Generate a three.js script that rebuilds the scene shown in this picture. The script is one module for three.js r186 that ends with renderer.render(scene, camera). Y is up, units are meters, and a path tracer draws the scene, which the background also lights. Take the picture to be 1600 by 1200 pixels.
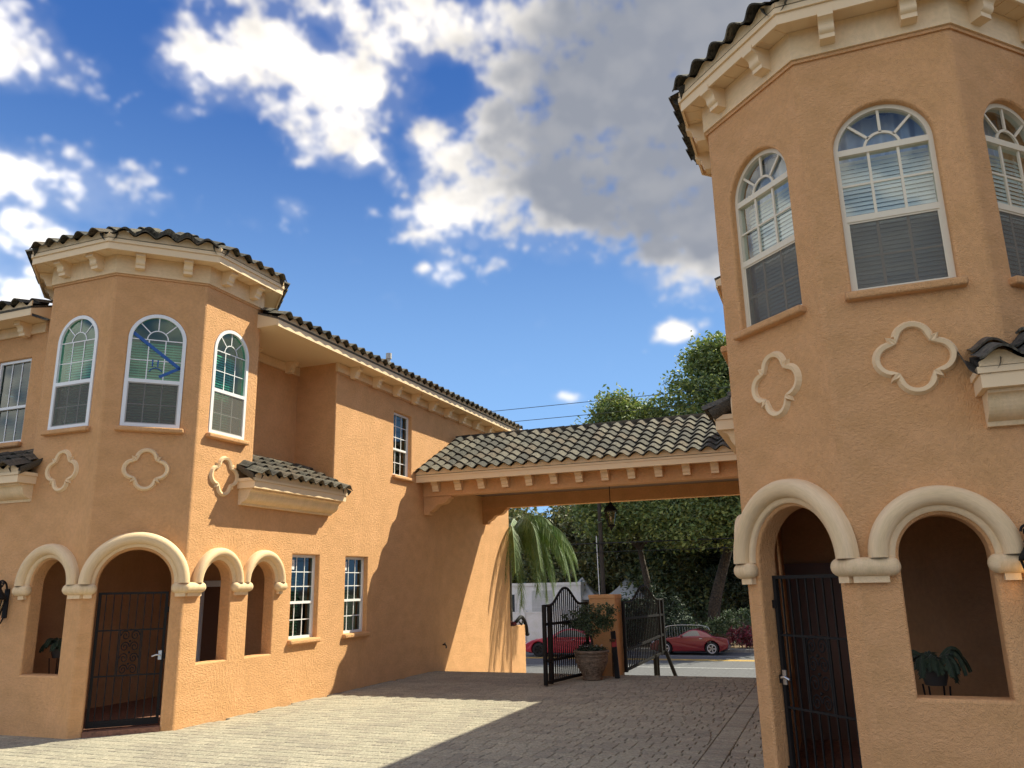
import * as THREE from 'three';
import { mergeGeometries } from 'three/addons/utils/BufferGeometryUtils.js';
import { RoundedBoxGeometry } from 'three/addons/geometries/RoundedBoxGeometry.js';
import { createNoise3D } from 'simplex-noise';

// ---------------------------------------------------------------- camera, sky, sun, exposure
const scene = new THREE.Scene();
const camera = new THREE.PerspectiveCamera(51.39, 4 / 3, 0.1, 900);
camera.position.set(0, 2.1, 0);
camera.up.set(0.107, 0.969, 0.221);
camera.lookAt(-0.35, 2.1 + 0.245, -0.904);

const renderer = new THREE.WebGLRenderer({ antialias: true });
renderer.toneMapping = THREE.LinearToneMapping;
renderer.toneMappingExposure = 1.66;
renderer.shadowMap.enabled = true;

const SUN = new THREE.Vector3(0.55, 1, -0.69).normalize();
const sun = new THREE.DirectionalLight(new THREE.Color().setRGB(1, 0.955, 0.76), 5.0);
sun.position.copy(SUN).multiplyScalar(80).add(new THREE.Vector3(-6, 0, -18));
sun.target.position.set(-6, 0, -18);
sun.castShadow = true;
sun.shadow.mapSize.set(4096, 4096);
Object.assign(sun.shadow.camera, { left: -50, right: 50, top: 50, bottom: -50, near: 1, far: 220 });
scene.add(sun, sun.target);

function rng(seed) { let a = seed >>> 0; return () => { a = (a + 0x6D2B79F5) | 0; let t = Math.imul(a ^ (a >>> 15), 1 | a); t = (t + Math.imul(t ^ (t >>> 7), 61 | t)) ^ t; return ((t ^ (t >>> 14)) >>> 0) / 4294967296; }; }
const noise3 = createNoise3D(rng(7));
const fbm = (x, y, z, n) => { let s = 0, a = 0.5; for (let i = 0; i < n; i++) { s += a * noise3(x, y, z); x = x * 2.03 + 3.1; y = y * 2.03 + 1.7; z = z * 2.03 + 5.3; a *= 0.5; } return s; };
const sstep = (a, b, x) => { const t = Math.min(1, Math.max(0, (x - a) / (b - a))); return t * t * (3 - 2 * t); };
const lerp = (a, b, t) => a + (b - a) * t;

// fair-weather cumulus: azimuth (degrees from -z towards +x), elevation, half sizes, thickness of the cloud
const CLOUDS = [
  [-57.6, 32.2, 4.2, 2.6, 0.36], [-53.5, 24.6, 5.5, 2.0, 0.5], [-55.8, 22.0, 5.0, 2.6, 0.42], [-55.5, 18.5, 5, 3, 0.38], [-50.6, 23.6, 2.2, 0.9, 0.22],
  [-42.8, 34.2, 4.2, 2.3, 0.66], [-39.0, 35.4, 4.6, 2.6, 0.72], [-34.3, 34.0, 4.6, 3.1, 0.8], [-31.1, 37.6, 4.6, 2.4, 0.66], [-34.8, 31.4, 3.0, 2.3, 0.62], [-32.6, 29.8, 1.9, 1.7, 0.5],
  [-25.6, 38.8, 4.4, 2.0, 0.58], [-20.6, 38.8, 5.0, 2.3, 0.72], [-46.0, 31.0, 1.1, 0.8, 0.16], [-36, 41, 9, 4, 0.8], [-22, 43, 9, 4, 0.8],
  [-27.6, 31.2, 1.6, 1.3, 0.6], [-25.4, 29.6, 2.6, 1.8, 0.75], [-26.4, 26.0, 2.4, 2.2, 0.8], [-22.6, 27.6, 4.6, 3.4, 1.1], [-18.2, 30.6, 5.4, 4.6, 1.5], [-13.1, 31.8, 6.6, 5.6, 1.9],
  [-8.1, 31.4, 7.4, 6.2, 2.1], [-11.0, 26.6, 6.4, 3.4, 1.6], [-5.6, 24.6, 6.4, 3.6, 1.6], [-16.9, 26.2, 4, 2.6, 1.1], [-6.8, 21.8, 4.2, 2.0, 1.2], [-12.2, 37.0, 6.6, 4.0, 1.6], [-4.6, 37.4, 8, 4.4, 1.9],
  [3.4, 30.2, 9, 7.5, 2.0], [11, 34, 9, 7, 1.7], [4, 22.5, 6, 3, 1.1], [-20.2, 35.2, 2.6, 2.4, 0.85], [-21.6, 32.2, 2.4, 2.0, 0.7], [-9, 43, 9, 4, 1.5],
  [-8.9, 17.3, 1.7, 0.75, 0.62], [-6.9, 17.6, 0.7, 0.5, 0.38], [-26.4, 22.0, 1.2, 0.9, 0.4], [-27.6, 22.3, 0.8, 0.6, 0.36], [-17.2, 13.1, 1.3, 0.5, 0.3], [-37.6, 26.0, 1.4, 0.9, 0.08], [-30.6, 28.6, 1.0, 0.9, 0.24], [-24.0, 24.2, 0.8, 0.7, 0.28],
];
const SKY = 0.86; // radiance scale of the whole sky
function skyTexture() {
  const W = 2048, H = 1024, data = new Float32Array(W * H * 4), D = 180 / Math.PI;
  for (let j = 0; j < H; j++) {
    const el = ((j + 0.5) / H - 0.5) * Math.PI, ce = Math.cos(el), se = Math.sin(el), eld = el * D;
    const k = sstep(0, 1, Math.max(0, eld) / 38);
    let air = [lerp(0.25, 0.036, k), lerp(0.46, 0.112, k), lerp(0.78, 0.345, k)];
    if (eld > 42) { const q = sstep(42, 90, eld); air = [lerp(0.036, 0.028, q), lerp(0.112, 0.088, q), lerp(0.345, 0.29, q)]; }
    for (let i = 0; i < W; i++) {
      const o = (j * W + i) * 4, az0 = ((i + 0.5) / W - 0.5) * 2 * Math.PI;
      if (eld < -2) { data[o] = 0.13; data[o + 1] = 0.12; data[o + 2] = 0.10; data[o + 3] = 1; continue; }
      const x = Math.cos(az0) * ce, z = Math.sin(az0) * ce, az = Math.atan2(x, -z) * D;
      let f = 0, thick = 0, heavy = 0;
      for (const c of CLOUDS) {
        let da = az - c[0]; if (da > 180) da -= 360; if (da < -180) da += 360;
        da *= ce; const de = eld - c[1]; if (Math.abs(de) > c[3] * 2.2 || Math.abs(da) > c[2] * 2.2) continue;
        const q = Math.exp(-((da / c[2]) ** 2 + (de / c[3]) ** 2) * 0.85);
        f = Math.max(f, q * Math.min(1, c[4] + 0.35)); thick += q * c[4]; heavy += q * Math.max(0, c[4] - 0.9);
      }
      // denser cumulus over the unseen sky, added as fill for shaded walls
      const away = Math.max(sstep(34, 50, Math.abs(az + 21)), sstep(42, 50, eld));
      if (away > 0 && eld > 1) {
        const s = 1 / Math.max(0.28, se), g = fbm(x * s * 1.25 + 4, 1.7, z * s * 1.25 - 2, 3);
        const q = sstep(-0.20, 0.16, g) * away * sstep(3, 14, eld); f = Math.max(f, q * 0.98); thick += q; heavy += q * 0.12;
      }
      const n1 = fbm(x * 11, se * 15, z * 11, 6), n2 = fbm(x * 40 + 9, se * 52, z * 40, 5);
      const d = f > 0.02 ? sstep(0.32, 1.04, f * 1.0 + n1 * 0.74 + n2 * 0.30 + 0.30 * sstep(1.0, 2.4, heavy * 1.6)) : 0;
      const lump = 0.5 + 0.5 * fbm(x * 14 + 5, se * 20, z * 14, 4);
      const grey = sstep(0.12, 1.7, heavy + n1 * 0.7) * (0.82 + 0.3 * lump);
      const w = lerp(0.44, 0.86, lump) * lerp(0.84, 2.9, (1 - (x * SUN.x + se * SUN.y + z * SUN.z)) / 2); // clouds opposite the sun brightened as added fill light
      const cr = lerp(w * 1.06, 0.225, Math.min(1, grey)), cg = lerp(w, 0.24, Math.min(1, grey)), cb = lerp(w * 0.91, 0.275, Math.min(1, grey));
      const veil = 0.10 * sstep(0.15, 0.6, f + n1 * 0.4);
      const t = Math.max(d * 0.97, veil);
      data[o] = SKY * lerp(air[0], cr, t); data[o + 1] = SKY * lerp(air[1], cg, t); data[o + 2] = SKY * lerp(air[2], cb, t); data[o + 3] = 1;
    }
  }
  const t = new THREE.DataTexture(data, W, H, THREE.RGBAFormat, THREE.FloatType);
  t.mapping = THREE.EquirectangularReflectionMapping; t.magFilter = THREE.LinearFilter; t.minFilter = THREE.LinearFilter; t.needsUpdate = true;
  return t;
}
const sky = skyTexture();
scene.background = sky; scene.environment = sky;

// ---------------------------------------------------------------- procedural surfaces
function canvasData(n, fn, srgb = true) {
  const d = new Uint8Array(n * n * 4);
  for (let j = 0; j < n; j++) for (let i = 0; i < n; i++) { const c = fn(i / n, j / n), o = (j * n + i) * 4; d[o] = c[0]; d[o + 1] = c[1]; d[o + 2] = c[2]; d[o + 3] = 255; }
  const t = new THREE.DataTexture(d, n, n, THREE.RGBAFormat);
  t.wrapS = t.wrapT = THREE.RepeatWrapping; t.magFilter = THREE.LinearFilter; t.minFilter = THREE.LinearMipmapLinearFilter; t.generateMipmaps = true;
  if (srgb) t.colorSpace = THREE.SRGBColorSpace; t.needsUpdate = true; return t;
}
// noise that repeats over the unit square: (u, v) wound round two circles
function wrapNoise(u, v, f, n, s = 0) { const a = u * 2 * Math.PI, b = v * 2 * Math.PI, r = f / 6.283; const R = 1.7 * r; return fbm((R + r * Math.cos(a)) * Math.cos(b) + s, (R + r * Math.cos(a)) * Math.sin(b), r * Math.sin(a) * 1.6 + s, n); }
const clamp255 = (x) => Math.max(0, Math.min(255, x));
// trowelled stucco: short strokes with raised lips
function stuccoBump() {
  const n = 1024, h = new Float32Array(n * n), R = rng(21);
  for (let j = 0; j < n; j++) for (let i = 0; i < n; i++) h[j * n + i] = 0.30 * wrapNoise(i / n, j / n, 26, 3) + 0.42 * wrapNoise(i / n, j / n, 130, 2, 4);
  for (let k = 0; k < 980; k++) {
    const cx = R() * n, cy = R() * n, L = 14 + R() * 46, w = 2 + R() * 5, a = (R() - 0.5) * 1.5 + (R() < 0.25 ? 1.5 : 0), amp = 0.12 + R() * 0.3, bend = (R() - 0.5) * 0.03;
    for (let s = -L / 2; s < L / 2; s++) for (let q = -w * 2; q <= w * 2; q++) {
      const qq = q + bend * s * s * 0.5, x = Math.round(cx + s * Math.cos(a) - qq * Math.sin(a)), y = Math.round(cy + s * Math.sin(a) + qq * Math.cos(a));
      const o = ((y % n + n) % n) * n + (x % n + n) % n, e = 1 - Math.abs(2 * s / L);
      h[o] += amp * 0.3 * e * (Math.abs(q) < w ? -0.6 : 0.7);
    }
  }
  return canvasData(n, (u, v) => { const c = clamp255(128 + 150 * h[Math.round(v * n) * n + Math.round(u * n)]); return [c, c, c]; }, false);
}
const stuccoB = stuccoBump(); stuccoB.repeat.set(1 / 2.2, 1 / 2.2);
const mottle = canvasData(512, (u, v) => { const a = wrapNoise(u, v, 5, 4), b = wrapNoise(u, v, 40, 3, 9), c = 243 + a * 11 + b * 12; return [clamp255(c + 3), clamp255(c), clamp255(c - 4 + a * 6)]; });
mottle.repeat.set(1 / 3.7, 1 / 3.7);
const fine = canvasData(256, (u, v) => { const c = clamp255(128 + 90 * wrapNoise(u, v, 30, 3, 3)); return [c, c, c]; }, false); fine.repeat.set(2, 2);
const tileMap = canvasData(512, (u, v) => {
  const a = wrapNoise(u, v, 9, 4), b = wrapNoise(u, v, 60, 3, 2), s = sstep(0.05, 0.3, wrapNoise(u, v, 16, 4, 8)), l = sstep(0.16, 0.3, wrapNoise(u, v, 26, 4, 14));
  let c = 205 + a * 60 + b * 46; c = lerp(c, 112, s * 0.75); return [clamp255(lerp(c, 224, l * 0.6)), clamp255(lerp(c * 0.975, 220, l * 0.6)), clamp255(lerp(c * 0.92, 196, l * 0.6))];
});
const paverMap = canvasData(512, (u, v) => { const a = wrapNoise(u, v, 6, 4), b = wrapNoise(u, v, 70, 3, 2), s = sstep(0.1, 0.35, wrapNoise(u, v, 11, 4, 6)); const c = 214 + a * 34 + b * 40 - s * 34; return [clamp255(c), clamp255(c * 0.985), clamp255(c * 0.95)]; });
const asphaltMap = canvasData(512, (u, v) => { const c = 200 + wrapNoise(u, v, 5, 3) * 40 + wrapNoise(u, v, 120, 2, 3) * 60; return [clamp255(c), clamp255(c), clamp255(c)]; });
const barkMap = canvasData(256, (u, v) => { const c = 170 + wrapNoise(u, v * 0.3, 40, 4) * 130; return [clamp255(c), clamp255(c * 0.95), clamp255(c * 0.88)]; });
const RGB = (r, g, b) => new THREE.Color().setRGB(r, g, b);
const std = (c, o = {}) => new THREE.MeshStandardMaterial({ color: RGB(...c), roughness: 0.85, ...o });
const phys = (c, o = {}) => new THREE.MeshPhysicalMaterial({ color: RGB(...c), roughness: 0.6, ...o });
const M = {
  stucco: std([0.75, 0.408, 0.180], { map: mottle, bumpMap: stuccoB, bumpScale: 0.03, roughness: 0.92 }),
  trim: std([0.86, 0.635, 0.375], { map: mottle, bumpMap: fine, bumpScale: 0.004, roughness: 0.8 }),
  wood: std([0.84, 0.62, 0.37], { roughness: 0.62, bumpMap: fine, bumpScale: 0.001 }),
  white: std([0.80, 0.79, 0.76], { roughness: 0.45 }),
  cream: std([0.74, 0.64, 0.47], { roughness: 0.5 }),
  blind: std([0.86, 0.84, 0.78], { roughness: 0.6, side: THREE.DoubleSide }),
  curtain: std([0.60, 0.64, 0.78], { roughness: 0.9, side: THREE.DoubleSide }),
  glassTeal: phys([0.50, 0.80, 0.68], { transmission: 1, thickness: 0, roughness: 0.02, ior: 1.52 }),
  glassDark: phys([0.27, 0.42, 0.36], { transmission: 1, thickness: 0, roughness: 0.02, ior: 1.52 }),
  glass: phys([0.90, 0.94, 0.93], { transmission: 1, thickness: 0, roughness: 0.02, ior: 1.52 }),
  screen: std([0.17, 0.155, 0.13], { transparent: true, opacity: 0.42, roughness: 0.9, side: THREE.DoubleSide }),
  iron: phys([0.014, 0.012, 0.011], { roughness: 0.7, specularIntensity: 0.4 }),
  ironBrown: std([0.035, 0.027, 0.022], { roughness: 0.55, metalness: 0.3 }),
  steel: std([0.62, 0.61, 0.58], { roughness: 0.3, metalness: 0.9 }),
  brass: std([0.10, 0.07, 0.045], { roughness: 0.4, metalness: 0.7 }),
  door: std([0.16, 0.075, 0.04], { roughness: 0.5 }),
  dark: std([0.10, 0.085, 0.07]),
  porch: std([0.56, 0.305, 0.145], { map: mottle, bumpMap: stuccoB, bumpScale: 0.008 }),  // stucco colour darkened for the shaded porch interior
  ceilingShaded: std([0.15, 0.10, 0.075]),  // canopy ceiling colour darkened to stand in for deep shade
  plaster: std([0.45, 0.42, 0.38]),
  deck: std([0.16, 0.145, 0.125], { map: tileMap }),
  felt: std([0.05, 0.045, 0.04]),
  tape: std([0.02, 0.10, 0.33], { roughness: 0.6 }),
  sticker: std([0.75, 0.75, 0.73]), ink: std([0.12, 0.12, 0.13]),
  brickStep: std([0.36, 0.17, 0.11], { map: paverMap }),
  lamp: new THREE.MeshStandardMaterial({ color: RGB(1, 0.8, 0.5), emissive: RGB(1, 0.62, 0.25), emissiveIntensity: 3 }),
  bulb: std([0.85, 0.8, 0.66], { roughness: 0.3 }),
  amber: phys([0.93, 0.85, 0.66], { transmission: 1, thickness: 0, roughness: 0.15 }),
  terracotta: std([0.34, 0.25, 0.19], { map: tileMap, bumpMap: fine, bumpScale: 0.006 }),
  soil: std([0.06, 0.04, 0.03]),
  bark: std([0.13, 0.105, 0.085], { map: barkMap, bumpMap: barkMap, bumpScale: 0.03 }),
  palmBark: std([0.2, 0.175, 0.145], { map: barkMap, bumpMap: barkMap, bumpScale: 0.02 }),
  asphalt: std([0.17, 0.17, 0.175], { map: asphaltMap }),
  roadPaint: std([0.72, 0.72, 0.70], { map: asphaltMap }), roadYellow: std([0.72, 0.42, 0.04]),
  concrete: std([0.36, 0.345, 0.31], { map: asphaltMap }),
  sand: std([0.19, 0.17, 0.14], { map: asphaltMap }),
  grass: std([0.075, 0.10, 0.035], { map: asphaltMap }),
  mulch: std([0.30, 0.19, 0.10], { map: asphaltMap }),
  houseWhite: std([0.80, 0.79, 0.77], { map: mottle }), houseGrey: std([0.58, 0.58, 0.57], { map: mottle }), houseBeigeShaded: std([0.27, 0.235, 0.175], { map: mottle }),  // the beige is lowered to carry tree shade in the colour
  windowDark: phys([0.03, 0.035, 0.04], { roughness: 0.08 }),
  canvas: std([0.42, 0.43, 0.44], { side: THREE.DoubleSide, roughness: 0.8 }),  // white canvas greyed, shade put into its colour
  pole: std([0.10, 0.085, 0.07], { map: barkMap }),
  wire: std([0.02, 0.02, 0.02]),
  carRed: phys([0.19, 0.012, 0.018], { roughness: 0.32, metalness: 0.25, clearcoat: 1, clearcoatRoughness: 0.06 }),  // paint darkened to stand in for tree shade on the car
  carRose: phys([0.46, 0.03, 0.06], { roughness: 0.34, metalness: 0.2, clearcoat: 1, clearcoatRoughness: 0.06 }),
  carGlass: phys([0.02, 0.025, 0.03], { roughness: 0.04, clearcoat: 1 }),
  tyre: std([0.018, 0.018, 0.018], { roughness: 0.9 }), well: std([0.01, 0.01, 0.01]),
  rim: std([0.62, 0.62, 0.63], { roughness: 0.3, metalness: 0.85 }), rimDark: std([0.03, 0.03, 0.032], { roughness: 0.4, metalness: 0.6 }),
  lampRed: phys([0.5, 0.08, 0.06], { roughness: 0.1, clearcoat: 1 }), lampClear: phys([0.75, 0.75, 0.75], { roughness: 0.08, clearcoat: 1 }),
  postRed: std([0.36, 0.04, 0.04]), timber: std([0.30, 0.17, 0.08], { map: barkMap }),
  flowerRed: std([0.5, 0.04, 0.05], { side: THREE.DoubleSide }),
};
const tileMats = [[0.18, 0.168, 0.145], [0.135, 0.127, 0.11], [0.235, 0.215, 0.18], [0.105, 0.10, 0.09], [0.19, 0.155, 0.12]].map((c) => std(c, { map: tileMap, roughness: 0.95, side: THREE.DoubleSide }));
const tileDark = std([0.15, 0.14, 0.125], { map: tileMap, roughness: 0.95, side: THREE.DoubleSide });
const paverMats = [[0.565, 0.515, 0.41], [0.525, 0.485, 0.39], [0.49, 0.455, 0.365], [0.46, 0.418, 0.34], [0.41, 0.375, 0.31]].map((c) => std(c, { map: paverMap, bumpMap: fine, bumpScale: 0.003, roughness: 0.95 }));
const leafMat = (c) => new THREE.MeshPhysicalMaterial({ color: RGB(...c), vertexColors: true, roughness: 0.75, transmission: 0.45, thickness: 0, side: THREE.DoubleSide });

// ---------------------------------------------------------------- helpers
const used = {};
const numbered = (n) => { used[n] = (used[n] ?? -1) + 1; return used[n] ? `${n}_${String(used[n]).padStart(3, '0')}` : n; };
const V = (x, y, z) => new THREE.Vector3(x, y, z);
function thing(name, label, category, pos = [0, 0, 0], group) { const g = new THREE.Group(); g.name = numbered(name); g.position.set(...pos); g.userData = { label, category }; if (group) g.userData.group = group; scene.add(g); return g; }
function mesh(name, geo, mat, parent) { const m = new THREE.Mesh(geo, mat); m.name = name; m.castShadow = m.receiveShadow = true; parent.add(m); return m; }
function structure(name, geo, mat) { const m = mesh(name, geo, mat, scene); m.userData.kind = 'structure'; return m; }
const box = (x0, x1, y0, y1, z0, z1) => { const g = new THREE.BoxGeometry(Math.abs(x1 - x0), Math.abs(y1 - y0), Math.abs(z1 - z0)); g.translate((x0 + x1) / 2, (y0 + y1) / 2, (z0 + z1) / 2); metreUV(g); return g; };
function metreUV(g) { // box mapping in metres
  const p = g.attributes.position, n = g.attributes.normal, uv = new Float32Array(p.count * 2);
  for (let i = 0; i < p.count; i++) {
    const ax = Math.abs(n.getX(i)), ay = Math.abs(n.getY(i)), az = Math.abs(n.getZ(i));
    if (ay > ax && ay > az) { uv[2 * i] = p.getX(i); uv[2 * i + 1] = p.getZ(i); } else if (ax > az) { uv[2 * i] = p.getZ(i); uv[2 * i + 1] = p.getY(i); } else { uv[2 * i] = p.getX(i); uv[2 * i + 1] = p.getY(i); }
  }
  g.setAttribute('uv', new THREE.BufferAttribute(uv, 2)); return g;
}
const tube = (pts, r, seg = 12, rad = 6, closed = false) => new THREE.TubeGeometry(new THREE.CatmullRomCurve3(pts.map((p) => (p.isVector3 ? p : V(...p))), closed), seg, r, rad, closed);
const bar = (a, b, r, n = 6) => { const A = V(...a), B = V(...b), L = A.distanceTo(B), g = new THREE.CylinderGeometry(r, r, L, n); g.translate(0, L / 2, 0); g.applyQuaternion(new THREE.Quaternion().setFromUnitVectors(V(0, 1, 0), B.clone().sub(A).normalize())); g.translate(...a); return g; };
const prep = (g) => { let q = g.index ? g.toNonIndexed() : g; const r = new THREE.BufferGeometry(); for (const k of ['position', 'normal', 'uv']) if (q.attributes[k]) r.setAttribute(k, q.attributes[k]); if (!r.attributes.uv) r.setAttribute('uv', new THREE.BufferAttribute(new Float32Array(q.attributes.position.count * 2), 2)); return r; };
const merge = (...gs) => mergeGeometries(gs.flat().map(prep));

// a vertical face between two plan points, left to right as seen from outside; u runs along it, n outwards
class Face {
  constructor(a, b, m = 1) {
    const F = (p) => [m * p[0], p[1]]; const [p, q] = m > 0 ? [F(a), F(b)] : [F(b), F(a)];
    this.m = m; this.o = p; this.L = Math.hypot(q[0] - p[0], q[1] - p[1]);
    this.U = V((q[0] - p[0]) / this.L, 0, (q[1] - p[1]) / this.L); this.N = V(-this.U.z, 0, this.U.x);
    this.mat = new THREE.Matrix4().makeBasis(this.U, V(0, 1, 0), this.N).setPosition(p[0], 0, p[1]);
  }
  u(x) { return this.m > 0 ? x : this.L - x; }
  geo(g) { return g.applyMatrix4(this.mat); }
  at(u, y, n) { return V(this.u(u), y, n).applyMatrix4(this.mat); }
}
const arch = (P, uc, hw, y0, sp) => { P.moveTo(uc - hw, y0); P.lineTo(uc + hw, y0); P.lineTo(uc + hw, sp); P.absarc(uc, sp, hw, 0, Math.PI, false); P.lineTo(uc - hw, y0); return P; };
const rect = (P, u0, u1, y0, y1) => { P.moveTo(u0, y0); P.lineTo(u1, y0); P.lineTo(u1, y1); P.lineTo(u0, y1); P.lineTo(u0, y0); return P; };
function extrudeFlat(shape, depth, n0, seg = 10) { const g = new THREE.ExtrudeGeometry(shape, { depth, bevelEnabled: false, curveSegments: seg }); g.translate(0, 0, n0); return g; }
function panel(face, outline, holes, t = 0.24, bev = 0.03) {
  const s = new THREE.Shape(outline.map(([u, y]) => new THREE.Vector2(face.u(u), y)));
  s.holes = holes;
  const g = new THREE.ExtrudeGeometry(s, { depth: t - 2 * bev, bevelEnabled: true, bevelThickness: bev, bevelSize: bev, bevelOffset: -bev, bevelSegments: 3, curveSegments: 20 });
  g.translate(0, 0, -(t - bev)); return face.geo(g);
}
// octagonal ring, apothems a0 < a1, between two heights
const octPts = (ap) => { const r = ap / Math.cos(Math.PI / 8); return [...Array(8)].map((_, k) => { const t = Math.PI / 8 + k * Math.PI / 4; return new THREE.Vector2(r * Math.cos(t), r * Math.sin(t)); }); };
function octRing(a0, a1, y0, y1, cx, cz) { const s = new THREE.Shape(octPts(a1)); if (a0 > 0) s.holes = [new THREE.Path(octPts(a0))]; const g = new THREE.ExtrudeGeometry(s, { depth: y1 - y0, bevelEnabled: false }); g.rotateX(-Math.PI / 2); g.translate(cx, y0, cz); return metreUV(g); }

// barrel tile: x across, y off the roof, z down the slope; three variants of grain
const TW = 0.335, TL = 0.40;
const waveH = (x) => { const c = 0.5 + 0.5 * Math.cos((x / TW) * 2 * Math.PI); return 0.098 * Math.pow(c, 0.8); };
function tileGeo(k) {
  const nx = 10, pos = [], uv = [], idx = [], lift = 0.058, th = 0.022;
  const put = (x, y, z, u, v) => { pos.push(x, y, z); uv.push(u, v); return pos.length / 3 - 1; };
  const row = (z, dy) => [...Array(nx + 1)].map((_, i) => { const x = (i / nx - 0.5) * TW * 1.04; return put(x, waveH(x) + dy, z, x * 1.1 + k * 0.37, z * 1.1 + k * 0.53); });
  const a = row(0.03, lift), b = row(-TL, 0.006), c = row(0.03, lift), d = row(0.028, lift - th);
  for (let i = 0; i < nx; i++) { idx.push(a[i], a[i + 1], b[i + 1], a[i], b[i + 1], b[i]); idx.push(d[i], d[i + 1], c[i + 1], d[i], c[i + 1], c[i]); }
  const g = new THREE.BufferGeometry(); g.setAttribute('position', new THREE.Float32BufferAttribute(pos, 3)); g.setAttribute('uv', new THREE.Float32BufferAttribute(uv, 2)); g.setIndex(idx); g.computeVertexNormals(); return g;
}
const tiles = [0, 1, 2].map(tileGeo);
const tileRand = rng(31);
// rows of tiles on a slope whose eave starts at point o and runs along U; N points outwards, level
function tileSlope(parent, o, U, N, pitch, len, rows, keep = () => true, u0 = 0) {
  const S = N.clone().multiplyScalar(Math.cos(pitch)).add(V(0, -Math.sin(pitch), 0)), Q = N.clone().multiplyScalar(Math.sin(pitch)).add(V(0, Math.cos(pitch), 0));
  const B = new THREE.Matrix4().makeBasis(U, Q, S), n = Math.floor((len - u0) / TW + 0.35), step = 0.355;
  for (let r = 0; r < rows; r++) for (let i = 0; i < n; i++) {
    const u = u0 + (i + 0.5) * TW, v = r * step; if (!keep(u, v)) continue;
    const t = mesh('roof_tile', tiles[Math.floor(tileRand() * 3)], tileMats[Math.floor(tileRand() * 5)], parent);
    const p = o.clone().addScaledVector(U, u).addScaledVector(S, -v + (tileRand() - 0.5) * 0.012).addScaledVector(Q, (tileRand() - 0.5) * 0.008);
    t.applyMatrix4(B.clone().multiply(new THREE.Matrix4().makeRotationY((tileRand() - 0.5) * 0.03)).setPosition(p));
  }
}
// cream closure strip under the first row of tiles
function closure(len, h, u0 = 0) { const s = new THREE.Shape(); s.moveTo(0, -h); s.lineTo(len, -h); const n = Math.ceil(len / TW * 8); for (let i = n; i >= 0; i--) { const u = len * i / n, x = ((u - u0) / TW - Math.floor((u - u0) / TW) - 0.5) * TW; s.lineTo(u, waveH(x) + 0.018); } s.lineTo(0, -h); return extrudeFlat(s, 0.02, -0.02); }
// ridge / hip caps: half barrels that overlap
function capGeo() { const g = new THREE.CylinderGeometry(0.118, 0.138, 0.46, 10, 1, true, -Math.PI / 2, Math.PI); g.rotateX(Math.PI / 2); return g; }
const cap = capGeo();
function caps(parent, a, b, mats = tileMats) { // from the low end a to the high end b
  const d = b.clone().sub(a), L = d.length(); d.normalize(); const X = V(0, 1, 0).cross(d).normalize(), Y = d.clone().cross(X);
  for (let s = 0.2; s < L; s += 0.36) { const t = mesh('cap_tile', cap, mats[Math.floor(tileRand() * mats.length)], parent); t.applyMatrix4(new THREE.Matrix4().makeBasis(X, Y, d).multiply(new THREE.Matrix4().makeRotationX(-0.05)).setPosition(a.clone().addScaledVector(d, s))); }
}
const corbelShape = new THREE.Shape(); corbelShape.moveTo(0, 0); corbelShape.lineTo(0.25, 0); corbelShape.lineTo(0.25, -0.07); corbelShape.quadraticCurveTo(0.16, -0.085, 0.165, -0.14); corbelShape.quadraticCurveTo(0.17, -0.18, 0.125, -0.2); corbelShape.lineTo(0.125, -0.25); corbelShape.lineTo(0, -0.25); corbelShape.lineTo(0, 0);
const corbelGeo = (() => { const g = new THREE.ExtrudeGeometry(corbelShape, { depth: 0.15, bevelEnabled: false, curveSegments: 5 }); g.translate(0, 0, -0.075); g.rotateY(-Math.PI / 2); return g; })();
const corbelSmall = corbelGeo.clone().scale(1.2, 1.0, 0.85);
function corbel(parent, face, u, y, n, geo = corbelGeo) { const c = mesh('corbel', geo, M.wood, parent); c.applyMatrix4(face.mat.clone().multiply(new THREE.Matrix4().makeTranslation(face.u(u), y, n))); }

// ---------------------------------------------------------------- ground, drive, road
const CREST = -19.6;
const driveY = (z) => (z > CREST ? 0 : -1.43 * sstep(0, 1, Math.min(1, (CREST - z) / 15) * 0.5 + 0) * 2 * Math.min(1, (CREST - z) / 11));
function sheet(x0, x1, zs, yf, mat, name) { const pos = [], uv = [], idx = []; zs.forEach((z, i) => { for (const x of [x0, x1]) { pos.push(x, yf(z), z); uv.push(x, z); } if (i) { const a = 2 * i - 2; idx.push(a, a + 1, a + 3, a, a + 3, a + 2); } }); const g = new THREE.BufferGeometry(); g.setAttribute('position', new THREE.Float32BufferAttribute(pos, 3)); g.setAttribute('uv', new THREE.Float32BufferAttribute(uv, 2)); g.setIndex(idx); g.computeVertexNormals(); return structure(name, g, mat); }
const slope = (z) => (z > CREST ? 0 : Math.max(-1.43, -(CREST - z) * 0.135));
structure('ground', (() => { const g = new THREE.PlaneGeometry(900, 900); g.rotateX(-Math.PI / 2); g.translate(0, -1.6, 0); return metreUV(g); })(), M.grass);
const drive = sheet(-60, 60, [30, CREST, -22, -26, -30.3], (z) => slope(z) - 0.03, M.sand, 'driveway');
sheet(-300, 300, [-30.3, -44.5], () => -1.46, M.asphalt, 'road');
sheet(-300, 300, [-36.35, -36.5], () => -1.455, M.roadPaint, 'lane_line');
sheet(-300, 300, [-39.75, -39.93], () => -1.455, M.roadYellow, 'centre_line');
sheet(-300, 300, [-40.15, -40.33], () => -1.455, M.roadYellow, 'centre_line_001');
sheet(-300, 300, [-42.0, -42.1], () => -1.455, M.roadPaint, 'parking_line');
structure('far_kerb', box(-300, 300, -1.6, -1.33, -44.75, -44.5), M.concrete);
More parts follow.
